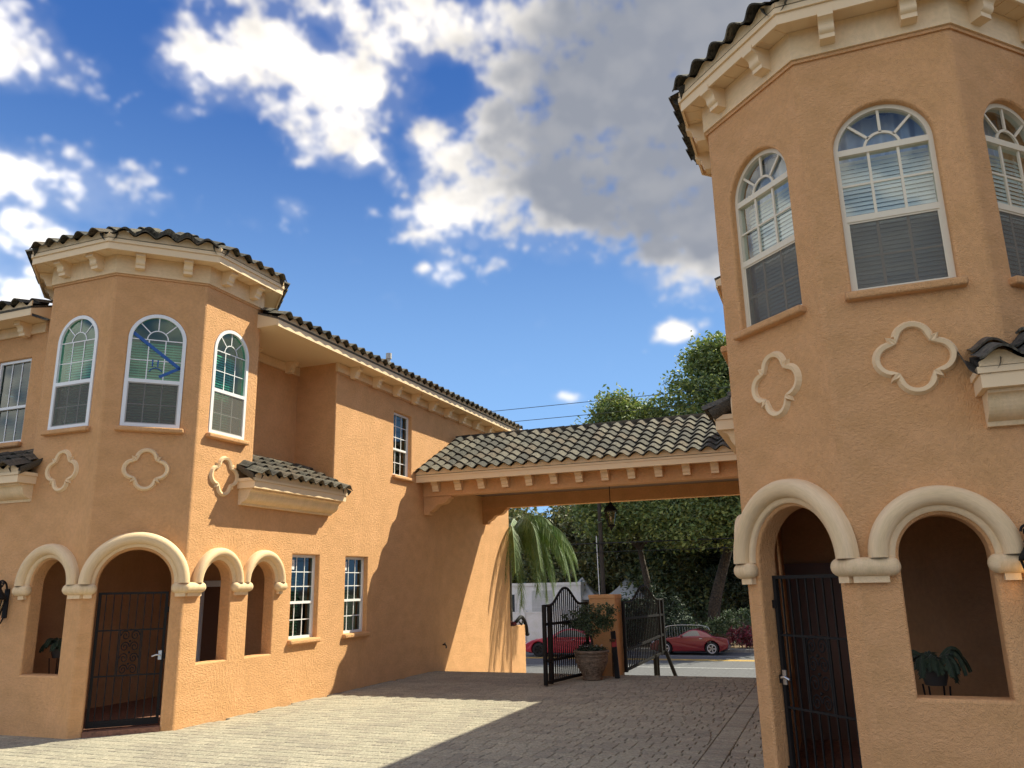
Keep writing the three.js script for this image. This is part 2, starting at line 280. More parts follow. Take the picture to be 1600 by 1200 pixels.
structure('far_pavement', box(-300, 300, -1.6, -1.35, -45.8, -44.75), M.concrete);
structure('verge', box(-300, 300, -1.6, -1.37, -62, -45.8), M.mulch);

// pavers: rows across the drive, broken joints; the nearest ones each a mesh, the rest joined
{
  const R = rng(5), list = [], bev = 0.006;
  const geoCache = {};
  const paverGeo = (w, d, k) => { const key = `${w}_${d}_${k}`; if (!geoCache[key]) { const hw = w / 2 - 0.005, hd = d / 2 - 0.005, g = new THREE.BufferGeometry(); const P = [[-hw, -0.05, -hd], [hw, -0.05, -hd], [hw, -0.05, hd], [-hw, -0.05, hd], [-hw + bev, 0, -hd + bev], [hw - bev, 0, -hd + bev], [hw - bev, 0, hd - bev], [-hw + bev, 0, hd - bev], [-hw, -bev, -hd], [hw, -bev, -hd], [hw, -bev, hd], [-hw, -bev, hd]]; const I = [4, 7, 6, 4, 6, 5]; for (let i = 0; i < 4; i++) { const j = (i + 1) % 4; I.push(8 + i, 4 + i, 4 + j, 8 + i, 4 + j, 8 + j, i, 8 + i, 8 + j, i, 8 + j, j); } g.setAttribute('position', new THREE.Float32BufferAttribute(P.flat(), 3)); g.setAttribute('uv', new THREE.Float32BufferAttribute(P.flatMap((p) => [p[0] * 1.3 + k * 0.29, p[2] * 1.3 + k * 0.41]), 2)); g.setIndex(I); const q = g.toNonIndexed(); q.computeVertexNormals(); geoCache[key] = q; } return geoCache[key]; };
  let z = -4.6, row = 0;
  const x1 = -1.62;
  while (z > CREST + 0.02) {
    const d = row % 3 === 1 ? 0.16 : 0.22; let x = -16 + R() * 0.2;
    if (z - d < CREST) break;
    while (x < 9) {
      const w = d === 0.16 ? [0.16, 0.22, 0.30][Math.floor(R() * 3)] : [0.16, 0.22, 0.22, 0.30][Math.floor(R() * 4)];
      let a = x, b = x + w; x = b; const r = R();
      if (z <= -8) { if (a < x1 - 0.151 && b > x1 - 0.151) b = x1 - 0.151; if (a < x1 + 0.151 && b > x1 + 0.151) a = x1 + 0.151; if (a >= x1 - 0.151 && b <= x1 + 0.151) continue; if (b - a < 0.03) continue; }
      const soil = fbm((a + b) * 0.22, 2.2, z * 0.5, 3); list.push([(a + b) / 2, z - d / 2, Math.round((b - a) * 1000) / 1000, d, Math.min(0.999, Math.max(0, r * 0.62 + (soil > 0.12 ? 0.38 : soil < -0.2 ? 0 : 0.16)))]);
    }
    z -= d; row++;
  }
  for (let zz = -8.1; zz > CREST + 0.1; zz -= 0.16) list.push([x1, zz - 0.08, 0.30, 0.15, R()]);
  const fw = V(-0.35, 0.245, -0.904), rt = V(0.931, -0.019, -0.365), dn = V(-0.107, -0.969, -0.221);
  const vis = [], rest = [];
  for (const p of list) {
    if (p[0] < -9.95 && p[1] < -10.6 || p[0] > -0.85 && p[1] < -9) continue;
    const q = V(p[0], -2.1, p[1]), dd = q.dot(fw), px = 800 + 1247 * q.dot(rt) / dd, py = 600 + 1247 * q.dot(dn) / dd;
    if (dd > 0 && px > -10 && px < 1215 && py < 1205) vis.push([p[2] * p[3] / (dd ** 3), p]); else if (p[1] < 2 && p[0] > -14 && p[0] < 6) rest.push(p);
  }
  vis.sort((a, b) => b[0] - a[0]);
  vis.forEach(([, p], i) => {
    const dy = (p[4] - 0.5) * 0.005, k = Math.floor(p[4] * 977) % 4, mat = paverMats[Math.floor(p[4] * 5)];
    if (i < 300) { const m = mesh('paver', paverGeo(p[2], p[3], k), mat, drive); m.position.set(p[0], dy, p[1]); m.rotation.set((R() - 0.5) * 0.012, (R() - 0.5) * 0.02, (R() - 0.5) * 0.012); } else rest.push(p);
  });
  const byMat = [[], [], [], [], []];
  for (const p of rest) { const g = paverGeo(p[2], p[3], Math.floor(p[4] * 977) % 4).clone(); g.rotateY((R() - 0.5) * 0.02); g.translate(p[0], (p[4] - 0.5) * 0.005, p[1]); byMat[Math.floor(p[4] * 5)].push(g); }
  byMat.forEach((l, i) => { if (l.length) { const m = mesh('paver_field', mergeGeometries(l), paverMats[i], drive); m.userData.kind = 'stuff'; } });
  // the ramp down to the road
  const ramp = []; for (let zz = CREST - 0.1; zz > -30; zz -= 0.22) for (let x = -9.6 + R() * 0.2; x < -0.9; x += 0.24) { const g = paverGeo(0.22, 0.22, 0).clone(); g.rotateX(-0.1342); g.translate(x, slope(zz), zz); ramp.push(g); }
  const rm = mesh('paver_ramp', mergeGeometries(ramp), paverMats[1], drive); rm.userData.kind = 'stuff';
}

// ---------------------------------------------------------------- window builder
function muntinBars(gs, bars) { for (const [u0, u1, y0, y1, n0, n1] of bars) { const g = new THREE.BoxGeometry(u1 - u0, y1 - y0, n1 - n0); g.translate((u0 + u1) / 2, (y0 + y1) / 2, (n0 + n1) / 2); gs.push(g); } return gs; }
function slatStack(u0, u1, y0, y1, n, pitch, tilt = 0.5) { const gs = []; for (let y = y0; y < y1; y += pitch) { const g = new THREE.BoxGeometry(u1 - u0, 0.003, 0.05); g.rotateX(tilt); g.translate((u0 + u1) / 2, y, n); gs.push(g); } for (const u of [lerp(u0, u1, 0.2), lerp(u0, u1, 0.8)]) { const g = new THREE.BoxGeometry(0.004, y1 - y0, 0.004); g.translate(u, (y0 + y1) / 2, n + 0.03); gs.push(g); } return merge(gs); }
function drape(u0, u1, y0, y1, n, waves, amp, seed) { const nx = 60, ny = 6, pos = [], idx = [], R = rng(seed), ph = R() * 6; for (let j = 0; j <= ny; j++) for (let i = 0; i <= nx; i++) { const u = i / nx, y = lerp(y0, y1, j / ny); pos.push(lerp(u0, u1, u), y, n + amp * Math.sin(u * waves * 6.28 + ph + Math.sin(u * 9) * 0.8) * (1.1 - 0.3 * j / ny)); if (i && j) { const a = (j - 1) * (nx + 1) + i - 1; idx.push(a, a + 1, a + nx + 2, a, a + nx + 2, a + nx + 1); } } const g = new THREE.BufferGeometry(); g.setAttribute('position', new THREE.Float32BufferAttribute(pos, 3)); g.setIndex(idx); g.computeVertexNormals(); return g; }
const arcBar = (uc, yc, r, w, n0, n1) => { const s = new THREE.Shape(); s.absarc(uc, yc, r + w / 2, 0, Math.PI, false); s.absarc(uc, yc, r - w / 2, Math.PI, 0, true); return extrudeFlat(s, n1 - n0, n0, 14); };

// arched tower window, hole half width hw from sill y0 to spring sp; frame face at n0 (below 0 = set back)
function archWindow(house, face, uc, st) {
  const u = face.u(uc), { hw = 0.46, y0 = 4.80, sp = 6.34, meet = 5.60, n0 = -0.03, fw = 0.055, proud = false } = st;
  const s = arch(new THREE.Shape(), u, hw, y0, sp);
  const up = new THREE.Path(), lo = new THREE.Path(); const i = hw - fw;
  if (st.transom) { up.moveTo(u - i, sp + 0.03); up.lineTo(u + i, sp + 0.03); up.absarc(u, sp, i, 0.06, Math.PI - 0.06, false); up.lineTo(u - i, sp + 0.03); s.holes = [up, rect(new THREE.Path(), u - i, u + i, meet + 0.035, sp - 0.035), rect(lo, u - i, u + i, y0 + fw, meet - 0.03)]; } else s.holes = [arch(up, u, i, meet + 0.03, sp), rect(lo, u - i, u + i, y0 + fw, meet - 0.03)];
  const frame = mesh('window', face.geo(extrudeFlat(s, 0.09, n0 - 0.09, 18)), st.frame, house);
  if (st.label) frame.userData.label = st.label;
  const gl = n0 - 0.045;
  const upS = arch(new THREE.Shape(), u, i + 0.01, meet + 0.02, sp); mesh('pane', face.geo(extrudeFlat(upS, 0.004, gl, 18)), st.glass, frame);
  mesh('pane', face.geo(box(u - i - 0.01, u + i + 0.01, y0 + fw - 0.01, meet - 0.02, gl - 0.012, gl - 0.008)), st.glass, frame);
  const b = st.bw, k0 = gl + 0.004 + (st.mn ?? 0), k1 = k0 + (st.mt ?? 0.006), gs = [], r = hw * 0.36;
  const rowU = (meet + sp) / 2;
  const c1 = u - i / 3, c2 = u + i / 3;
  muntinBars(gs, [[c1 - b, c1 + b, meet + 0.03, sp, k0, k1], [c2 - b, c2 + b, meet + 0.03, sp, k0, k1], [u - i, u + i, rowU - b * 0.8, rowU + b * 0.8, k0, k1 - 0.0015], [u - i, u + i, sp - b, sp + b, k0, k1 - 0.001]]);
  gs.push(arcBar(u, sp, r, b * 2, k0, k1));
  for (const a of [Math.PI * 0.25, Math.PI * 0.5, Math.PI * 0.75]) { const L = i - r, g = new THREE.BoxGeometry(L, b * 2, k1 - k0); g.translate(r + L / 2, 0, 0); g.rotateZ(a); g.translate(u, sp, (k0 + k1) / 2); gs.push(g); }
  mesh('muntin_grid', face.geo(merge(gs)), st.muntin, frame);
  const rowL = (y0 + meet) / 2, kl = k0 - 0.012, gl2 = muntinBars([], [[c1 - b, c1 + b, y0 + fw, meet - 0.03, kl, kl + 0.006], [c2 - b, c2 + b, y0 + fw, meet - 0.03, kl, kl + 0.006], [u - i, u + i, rowL - b * 0.8, rowL + b * 0.8, kl, kl + 0.004]]);
  mesh('muntin_grid', face.geo(merge(gl2)), st.muntin, frame);
  mesh('insect_screen', face.geo(box(u - i + 0.012, u + i - 0.012, y0 + fw + 0.012, meet - 0.04, n0 - 0.018, n0 - 0.016)), M.screen, frame);
  mesh('screen_frame', face.geo((() => { const q = rect(new THREE.Shape(), u - i, u + i, y0 + fw, meet - 0.03); q.holes = [rect(new THREE.Path(), u - i + 0.018, u + i - 0.018, y0 + fw + 0.018, meet - 0.048)]; return extrudeFlat(q, 0.012, n0 - 0.022); })()), st.screenFrame ?? M.cream, frame);
  if (st.blind) mesh('blind', face.geo(slatStack(u - i - 0.03, u + i + 0.03 - (st.gap ?? 0), y0, sp - 0.02, n0 - 0.19, 0.047, st.tilt ?? 0.75)), M.blind, frame);
  if (st.curtain) mesh('curtain', face.geo(drape(u - i - 0.1, u + i + 0.1, st.curtainLow ?? sp - 0.05, sp + hw + 0.05, n0 - 0.30, 7, 0.03, 3)), M.curtain, frame);
  const sill = new RoundedBoxGeometry(hw * 2 + 0.14, 0.085, 0.15, 3, 0.03); sill.translate(u, y0 - 0.045, 0.02); metreUV(sill); mesh('sill', face.geo(sill), M.stucco, frame);
  return frame;
}
// plain sash window, cols x rows in each sash
function sashWindow(house, face, uc, w, y0, y1, meet, rowsUp, rowsLow, st = {}) {
  const u = face.u(uc), hw = w / 2, fw = 0.05, n0 = st.n0 ?? -0.10, s = rect(new THREE.Shape(), u - hw, u + hw, y0, y1), i = hw - fw;
  s.holes = [rect(new THREE.Path(), u - i, u + i, meet + 0.025, y1 - fw), rect(new THREE.Path(), u - i, u + i, y0 + fw, meet - 0.025)];
  const frame = mesh('window', face.geo(extrudeFlat(s, 0.08, n0 - 0.08)), M.white, house), gl = n0 - 0.045;
  mesh('pane', face.geo(box(u - i - 0.01, u + i + 0.01, meet, y1 - fw + 0.01, gl, gl + 0.004)), (st.glass ?? M.glassDark), frame);
  mesh('pane', face.geo(box(u - i - 0.01, u + i + 0.01, y0 + fw - 0.01, meet - 0.005, gl - 0.014, gl - 0.01)), (st.glass ?? M.glassDark), frame);
  const b = 0.009, grid = (a, c, rows, k) => { const L = []; for (const q of [-1 / 3, 1 / 3]) L.push([u + i * q - b, u + i * q + b, a, c, k, k + 0.008]); for (let r = 1; r < rows; r++) { const y = lerp(a, c, r / rows); L.push([u - i, u + i, y - b, y + b, k, k + 0.006]); } return merge(muntinBars([], L)); };
  mesh('muntin_grid', face.geo(grid(meet + 0.025, y1 - fw, rowsUp, gl + 0.005)), M.white, frame);
  mesh('muntin_grid', face.geo(grid(y0 + fw, meet - 0.025, rowsLow, gl - 0.009)), M.white, frame);
  mesh('blind', face.geo(slatStack(u - i - 0.02, u + i * 0.36, y0, y1 - 0.25, n0 - 0.17, 0.062, 0.85)), M.blind, frame);
  if (st.sticker) { const sx = face.m > 0 ? u - i + 0.13 : u + i - 0.13, k = mesh('sticker', face.geo(box(sx - 0.085, sx + 0.07, y1 - 0.29, y1 - 0.10, gl + 0.006, gl + 0.007)), M.sticker, frame); const q = new THREE.BoxGeometry(0.09, 0.008, 0.001); q.rotateZ(0.7); q.translate(sx - 0.005, y1 - 0.195, gl + 0.008); mesh('sticker_mark', face.geo(q), M.ink, frame); k.userData.label = 'white paper sticker with a slanted mark'; }
  const sill = new RoundedBoxGeometry(w + 0.12, 0.10, 0.18, 3, 0.04); sill.translate(u, y0 - 0.052, 0.0); metreUV(sill); mesh('sill', face.geo(sill), M.stucco, frame);
  return frame;
}
// half-round moulding over an arch with fillet inside, and the roll imposts it springs from
function archTrim(house, face, uc, r0, r1, sp) {
  const u = face.u(uc), rr = (r1 - r0 - 0.05) / 2, rc = r1 - rr, P = [new THREE.Vector2(r0, -0.005), new THREE.Vector2(r0, 0.045), new THREE.Vector2(r0 + 0.055, 0.05)];
  for (let k = 0; k <= 10; k++) { const a = Math.PI * (1 - k / 10) * 0.98; P.push(new THREE.Vector2(rc + rr * Math.cos(a), 0.045 + rr * 1.15 * Math.sin(a))); }
  P.push(new THREE.Vector2(r1, -0.005));
  const g = new THREE.LatheGeometry(P, 36, 0, Math.PI); g.rotateX(Math.PI / 2); g.rotateZ(-Math.PI / 2);
  // the lathe turned about n: keep the upper half
  g.computeBoundingBox(); if (g.boundingBox.min.y < -0.1) g.rotateZ(Math.PI);
  g.computeBoundingBox(); if (g.boundingBox.max.z < 0.06) { g.scale(1, 1, -1); const ix = g.index; for (let i = 0; i < ix.count; i += 3) { const t = ix.getX(i); ix.setX(i, ix.getX(i + 1)); ix.setX(i + 1, t); } g.computeVertexNormals(); }
  g.translate(u, sp, 0); return mesh('arch_moulding', face.geo(g), M.trim, house);
}
function rollPoly(pts, sp) { // a horizontal roll along plan points (already in house space), round ends, over a small block
  const y = sp - 0.075, gs = [];
  for (let i = 1; i < pts.length; i++) { const g = bar([pts[i - 1][0], y, pts[i - 1][1]], [pts[i][0], y, pts[i][1]], 0.085, 14); gs.push(g); }
  for (const p of pts) { const g = new THREE.SphereGeometry(0.0852, 14, 10); g.translate(p[0], y, p[1]); gs.push(g); }
  return merge(gs);
}
const quatrefoil = (() => { // swept bead: four arcs joined by square corners
  const P = [], r = 0.135, d = 0.165, q = 0.125; for (let k = 0; k < 4; k++) { const a0 = k * Math.PI / 2; const rot = (x, y) => [x * Math.cos(a0) - y * Math.sin(a0), x * Math.sin(a0) + y * Math.cos(a0)]; for (let i = 0; i <= 12; i++) { const t = lerp(-1.62, 1.62, i / 12); P.push(rot(d + r * Math.cos(t), r * Math.sin(t))); } P.push(rot(q + 0.06, q + 0.06 - 0.0)); }
  const gs = [], W = 0.034, prof = [[-W, 0], [-W * 0.75, 0.032], [W * 0.3, 0.042], [W, 0]], n = P.length, pos = [], idx = [];
  for (let i = 0; i < n; i++) { const a = P[(i + n - 1) % n], b = P[(i + 1) % n], tx = b[0] - a[0], ty = b[1] - a[1], l = Math.hypot(tx, ty), nx = ty / l, ny = -tx / l; for (const [o, h] of prof) pos.push(P[i][0] + nx * o, P[i][1] + ny * o, h); }
  const K = prof.length; for (let i = 0; i < n; i++) for (let k = 0; k < K - 1; k++) { const a = i * K + k, b = ((i + 1) % n) * K + k; idx.push(a, b, b + 1, a, b + 1, a + 1); }
  const g = new THREE.BufferGeometry(); g.setAttribute('position', new THREE.Float32BufferAttribute(pos, 3)); g.setIndex(idx); const q2 = g.toNonIndexed(); q2.computeVertexNormals(); return q2;
})();
// wrought gate in a doorway: frame, bars, rails, scroll panel, lever handle
function doorGate(house, face, uc, hw, y0, y1, n, hingeRight) {
  const u = face.u(uc), fr = rect(new THREE.Shape(), u - hw, u + hw, y0, y1); fr.holes = [rect(new THREE.Path(), u - hw + 0.045, u + hw - 0.045, y0 + 0.05, y1 - 0.035)];
  const gate = mesh('gate', face.geo(extrudeFlat(fr, 0.04, n - 0.02)), M.iron, house); gate.userData.label = 'wrought iron gate with a scroll panel in the doorway arch';
  const N = 9, ya = lerp(y0, y1, 0.37), yb = lerp(y0, y1, 0.71), sw = 0.15;
  for (let k = 1; k < N; k++) { const x = lerp(u - hw, u + hw, k / N); for (const [a, b] of (Math.abs(x - u) < sw - 0.02 ? [[y0, ya], [yb, y1]] : [[y0, y1]])) mesh('bar', face.geo(box(x - 0.008, x + 0.008, a + 0.02, b - 0.01, n - 0.008, n + 0.008)), M.iron, gate); }
  for (const y of [ya, yb]) mesh('rail', face.geo(box(u - hw + 0.02, u + hw - 0.02, y - 0.011, y + 0.011, n - 0.012, n + 0.012)), M.iron, gate);
  mesh('kick_rail', face.geo(box(u - hw + 0.02, u + hw - 0.02, y0 + 0.05, y0 + 0.10, n - 0.014, n + 0.014)), M.iron, gate);
  const gs = []; for (let r = 0; r < 4; r++) for (const sx of [-1, 1]) { const cy = lerp(ya, yb, (r + 0.5) / 4), cx = u + sx * 0.07, pts = []; for (let t = 0; t <= 16; t++) { const a = t / 16 * 4.2 * Math.PI * 0.75, q = 0.065 * (1 - t / 20); pts.push(V(cx + sx * q * Math.cos(a) * (r % 2 ? 1 : -1), cy + q * 1.25 * Math.sin(a), n)); } gs.push(tube(pts, 0.008, 24, 4)); }
  for (const x of [-sw, sw]) gs.push(box(u + x - 0.009, u + x + 0.009, ya, yb, n - 0.009, n + 0.009));
  for (let r = 0; r <= 4; r++) { const g = new THREE.SphereGeometry(0.018, 6, 5); g.translate(u, lerp(ya, yb, r / 4), n); gs.push(g); }
  mesh('scroll_panel', face.geo(merge(gs)), M.iron, gate);
  const hx = u + (hingeRight ? hw - 0.06 : -hw + 0.06), s = hingeRight ? -1 : 1, hy = lerp(y0, y1, 0.51);
  mesh('lever_handle', face.geo(merge(box(hx - 0.025, hx + 0.025, hy - 0.07, hy + 0.07, n + 0.02, n + 0.035), tube([[hx, hy, n + 0.03], [hx, hy, n + 0.075], [hx + s * 0.05, hy + 0.01, n + 0.08], [hx + s * 0.12, hy - 0.012, n + 0.075]], 0.013, 12, 7))), M.steel, gate);
  const ox = u + (hingeRight ? hw : -hw); for (const q of [0.08, 0.5, 0.86]) { const y = lerp(y0, y1, q); mesh('hinge', face.geo(box(ox - 0.03, ox + 0.03, y - 0.04, y + 0.04, n - 0.03, n + 0.03)), M.iron, gate); }
  return gate;
}

// ---------------------------------------------------------------- the two houses (mirror images)
const SD = 1.48, DG = SD * Math.SQRT1_2; // octagon side and its diagonal step
function buildHouse(name, label, pos, m, st) {
  const H = thing(name, label, 'house', pos), X = (x) => m * x;
  const F = (a, b) => new Face(a, b, m);
  const cx = X(-(SD / 2 + DG)), cz = -SD / 2, AP = SD / 2 + DG;
  const zEnd = -14.5, xFar = -9.5, dy = st.dy ?? 0, recZ = st.recZ, sp = 2.25 + dy;
  // --- outer walls
  const A = F([-6.6, DG], [-DG, DG]), aL = 6.6 - DG, uA = aL - SD / 2; // A: towards the court; tower bay at its right end
  const B = F([-DG, DG], [0, 0]), C = F([0, 0], [0, zEnd]);
  const topT = 7.78, pentTop = 4.12 + (st.pentDy ?? 0), topW = 7.12;
  const hole = (f, u, hw, y0, spr) => arch(new THREE.Path(), f.u(u), hw, y0, spr);
  const hw = 0.46, wy0 = 4.80, wsp = 6.34;
  const nicheHW = st.nicheHW ?? 0.4, nicheY = st.nicheY ?? 0.89;
  mesh('wall', panel(A, [[0, -0.3], [aL, -0.3], [aL, topT], [aL - SD, topT], [aL - SD, pentTop], [0, pentTop]], [hole(A, uA + (st.nicheDu ?? 0), nicheHW, nicheY, sp), hole(A, uA, hw, wy0, wsp)]), M.stucco, H);
  mesh('wall', panel(B, [[0, -0.3], [B.L / 2 - 0.54, -0.3], [B.L / 2 - 0.54, sp], ...[...Array(21)].map((_, k) => { const t = Math.PI * (1 - k / 20); return [B.L / 2 + 0.54 * Math.cos(t), sp + 0.54 * Math.sin(t)]; }), [B.L / 2 + 0.54, -0.3], [B.L, -0.3], [B.L, topT], [0, topT]], [hole(B, B.L / 2, hw, wy0, wsp)]), M.stucco, H);
  const c1 = 0.75, c2 = 1.95, chw = 0.355, cSill = 0.96;
  const gw = [[3.30, 0.90], [5.20, 0.90]];
  const cHoles = [hole(C, c1, chw, cSill, sp), hole(C, c2, chw, cSill, sp), hole(C, SD / 2, hw, wy0, wsp)];
  for (const [u, w] of gw) cHoles.push(rect(new THREE.Path(), C.u(u) - w / 2, C.u(u) + w / 2, 1.17, 2.79));
  cHoles.push(rect(new THREE.Path(), C.u(7.21) - 0.46, C.u(7.21) + 0.46, 4.84, 6.46));
  mesh('wall', panel(C, [[0, -0.3], [-zEnd, -1.7], [-zEnd, topW], [4.15, topW], [4.15, pentTop], [SD, pentTop], [SD, topT], [0, topT]], cHoles), M.stucco, H);
  // recessed upper walls beside the tower, hidden sides, floors
  const RC = F([-DG, -SD - 0.6], [-DG, -4.27]), RR = F([-DG - 0.2, -4.153], [0, -4.153]);
  mesh('wall', panel(RC, [[-0.6, 3.4], [RC.L, 3.4], [RC.L, topW], [-0.6, topW]], []), M.stucco, H);
  mesh('wall', panel(RR, [[0.002, 3.4], [RR.L - 0.205, 3.4], [RR.L - 0.205, topW], [0.002, topW]], [], 0.24, 0.02), M.stucco, H);
  const RA = F([-6.6, recZ], [-2.9, recZ]), rw = st.recWin;
  mesh('wall', panel(RA, [[0, 3.4], [RA.L, 3.4], [RA.L, topW], [0, topW]], rw ? [rect(new THREE.Path(), RA.u(rw) - 0.44, RA.u(rw) + 0.44, 4.82, 6.42)] : []), M.stucco, H);
  const E1 = F([-3.574, 0], [-2.527, DG]), E2 = F([0, -SD], [-DG, -SD - DG]);
  mesh('wall', panel(E1, [[0, 3.3], [E1.L, 3.3], [E1.L, topT], [0, topT]], st.win3 ? [hole(E1, E1.L / 2, hw, wy0, wsp)] : []), M.stucco, H);
  mesh('wall', panel(E2, [[0, 3.3], [E2.L, 3.3], [E2.L, topT], [0, topT]], []), M.stucco, H);
  mesh('wall', box(X(0) - X(0.26), X(xFar), -1.7, topW, zEnd, zEnd + 0.24), M.stucco, H);
  mesh('wall', box(X(xFar), X(xFar - 0.24), -1.7, topW, zEnd, DG), M.stucco, H);
  mesh('wall', box(X(xFar), X(-6.6), -0.3, topW, DG - 0.26, DG - 0.02), M.stucco, H);
  mesh('floor_slab', merge(box(X(-DG - 0.1), X(xFar), 3.2, 3.4, zEnd + 0.2, DG - 0.26), box(X(-0.26), X(-DG - 0.1), 3.2, 3.4, zEnd + 0.2, -0.3)), M.plaster, H);
  mesh('ceiling', merge(box(X(-DG - 0.1), X(xFar), 7.14, 7.2, zEnd + 0.1, recZ - 0.2), box(X(-0.1), X(-DG - 0.1), 7.14, 7.2, zEnd + 0.1, -4.2)), M.plaster, H);
  mesh('partition', merge(box(X(-4.2), X(-4.3), 3.4, 7.14, zEnd + 0.2, recZ - 0.26), box(X(-0.3), X(-4.2), 3.4, 7.14, -4.5, -4.4), box(X(-3.4), X(-3.5), -0.2, 3.2, zEnd + 0.2, -3.2)), M.plaster, H);  // inner walls added to keep the rooms behind the windows dark
  // --- entry porch behind the arches: walls, ceiling, floor, front door
  const pz = -2.95, px = -3.1;
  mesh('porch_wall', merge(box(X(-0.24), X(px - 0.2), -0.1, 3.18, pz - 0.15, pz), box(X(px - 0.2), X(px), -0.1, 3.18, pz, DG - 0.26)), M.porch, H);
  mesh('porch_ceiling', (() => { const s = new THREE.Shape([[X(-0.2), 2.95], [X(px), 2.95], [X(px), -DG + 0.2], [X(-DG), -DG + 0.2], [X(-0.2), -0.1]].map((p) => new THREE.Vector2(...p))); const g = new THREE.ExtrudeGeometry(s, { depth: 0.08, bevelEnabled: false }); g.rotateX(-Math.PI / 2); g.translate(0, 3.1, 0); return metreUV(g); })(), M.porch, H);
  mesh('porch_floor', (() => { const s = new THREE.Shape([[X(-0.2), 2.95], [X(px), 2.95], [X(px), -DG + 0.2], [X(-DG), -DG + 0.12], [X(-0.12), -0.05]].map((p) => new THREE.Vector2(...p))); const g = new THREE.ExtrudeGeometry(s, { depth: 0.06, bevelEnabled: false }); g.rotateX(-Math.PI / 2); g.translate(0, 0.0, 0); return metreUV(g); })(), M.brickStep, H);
  const dx = m > 0 ? 0 : 1.02, door = mesh('door', box(X(-1.30 + dx), X(-2.18 + dx), 0.06, 2.2, pz, pz + 0.05), M.door, H);
  mesh('door_frame', merge(box(X(-1.14 + dx * 0.95), X(-1.30 + dx), 0.06, 2.32, pz, pz + 0.09), box(X(-2.18 + dx), X(-2.30 + dx), 0.06, 2.32, pz, pz + 0.09), box(X(-1.30 + dx), X(-2.18 + dx), 2.2, 2.32, pz, pz + 0.085)), m > 0 ? M.white : M.door, door);
  mesh('handle_set', merge(bar([X(-1.42 + dx), 1.32, pz + 0.04], [X(-1.42 + dx), 1.32, pz + 0.085], 0.03, 10), tube([[X(-1.42 + dx), 1.22, pz + 0.05], [X(-1.42 + dx), 1.18, pz + 0.11], [X(-1.42 + dx), 1.0, pz + 0.11], [X(-1.42 + dx), 0.92, pz + 0.05]], 0.014, 14, 6), box(X(-1.44 + dx) - 0.03, X(-1.44 + dx) + 0.05, 1.12, 1.24, pz + 0.045, pz + 0.06)), M.brass, door);
  mesh('threshold', B.geo(box(B.u(B.L / 2) - 0.54, B.u(B.L / 2) + 0.54, -0.05, 0.075, -0.3, 0.02)), M.brickStep, H);
  doorGate(H, B, B.L / 2, 0.515, 0.10, 2.12 + dy, -0.16, m > 0);
  // --- arches: mouldings and imposts
  archTrim(H, A, uA + (st.nicheDu ?? 0), nicheHW + 0.03, nicheHW + 0.255, sp);
  archTrim(H, B, B.L / 2, 0.575, 0.815, sp);
  archTrim(H, C, c1, chw + 0.03, chw + 0.235, sp); archTrim(H, C, c2, chw + 0.03, chw + 0.235, sp);
  const pt = (f, u, n = 0.045) => { const p = f.at(u, 0, n); return [p.x, p.z]; };
  const nL = uA - nicheHW - 0.14 + (st.nicheDu ?? 0), nR = uA + nicheHW + 0.14 + (st.nicheDu ?? 0);
  const corner = (f, g) => { const p = f.at(f === A ? aL : B.L, 0, 0), n = f.N.clone().add(g.N).normalize(); return [p.x + n.x * 0.05, p.z + n.z * 0.05]; };
  mesh('impost', rollPoly([pt(A, nL - 0.085), pt(A, nL + 0.10)], sp), M.trim, H);
  mesh('impost', rollPoly([pt(A, nR - 0.06), corner(A, B), pt(B, B.L / 2 - 0.62)], sp), M.trim, H);
  mesh('impost', rollPoly([pt(B, B.L / 2 + 0.62), corner(B, C), pt(C, c1 - chw - 0.07)], sp), M.trim, H);
  mesh('impost', rollPoly([pt(C, c1 + chw + 0.07), pt(C, c2 - chw - 0.07)], sp), M.trim, H);
  mesh('impost', rollPoly([pt(C, c2 + chw + 0.07), pt(C, c2 + chw + 0.22)], sp), M.trim, H);
  const blk = (f, u0, u1) => mesh('impost_block', f.geo(box(Math.min(f.u(u0), f.u(u1)), Math.max(f.u(u0), f.u(u1)), sp - 0.215, sp - 0.14, -0.02, 0.06)), M.trim, H);
  blk(A, nL - 0.05, nL + 0.07); blk(A, nR - 0.04, aL + 0.018); blk(B, 0.02, B.L / 2 - 0.60); blk(B, B.L / 2 + 0.60, B.L + 0.018); blk(C, 0.02, c1 - chw - 0.06); blk(C, c1 + chw + 0.09, c2 - chw - 0.09); blk(C, c2 + chw + 0.08, c2 + chw + 0.2);
  // rounded stucco arrises where two faces meet
  for (const [f, g, u] of [[A, B, aL], [B, C, B.L], [E1, A, E1.L]]) { const p = f.at(u, 0, 0), n = f.N.clone().add(g.N).normalize(), r = 0.082, d = r / Math.cos(Math.PI / 8) - 0.0012, y0 = f === E1 ? pentTop : -0.2, cyl = new THREE.CylinderGeometry(r, r, 7.45 - y0, 28, 1, true); cyl.translate(p.x - n.x * d, (7.45 + y0) / 2, p.z - n.z * d); const q = cyl.attributes.position, uv = cyl.attributes.uv; for (let i = 0; i < q.count; i++) uv.setXY(i, uv.getX(i) * 0.5, q.getY(i)); mesh('arris', cyl, M.stucco, H); }
  // --- quatrefoils
  const quat = (f, u, s = 1) => { const q = quatrefoil.clone().scale(1.1 * s, 1.08 * s, 1.15); q.translate(f.u(u), 4.09, 0); mesh('quatrefoil', f.geo(q), M.trim, H); };
  quat(A, uA + (st.quatDu ?? 0)); quat(B, B.L / 2); quat(C, SD / 2);
  // --- windows
  const W = st.win;
  archWindow(H, A, uA, { ...W, ...(st.winA ?? {}) });
  const wb = archWindow(H, B, B.L / 2, { ...W, ...(st.winB ?? {}) });
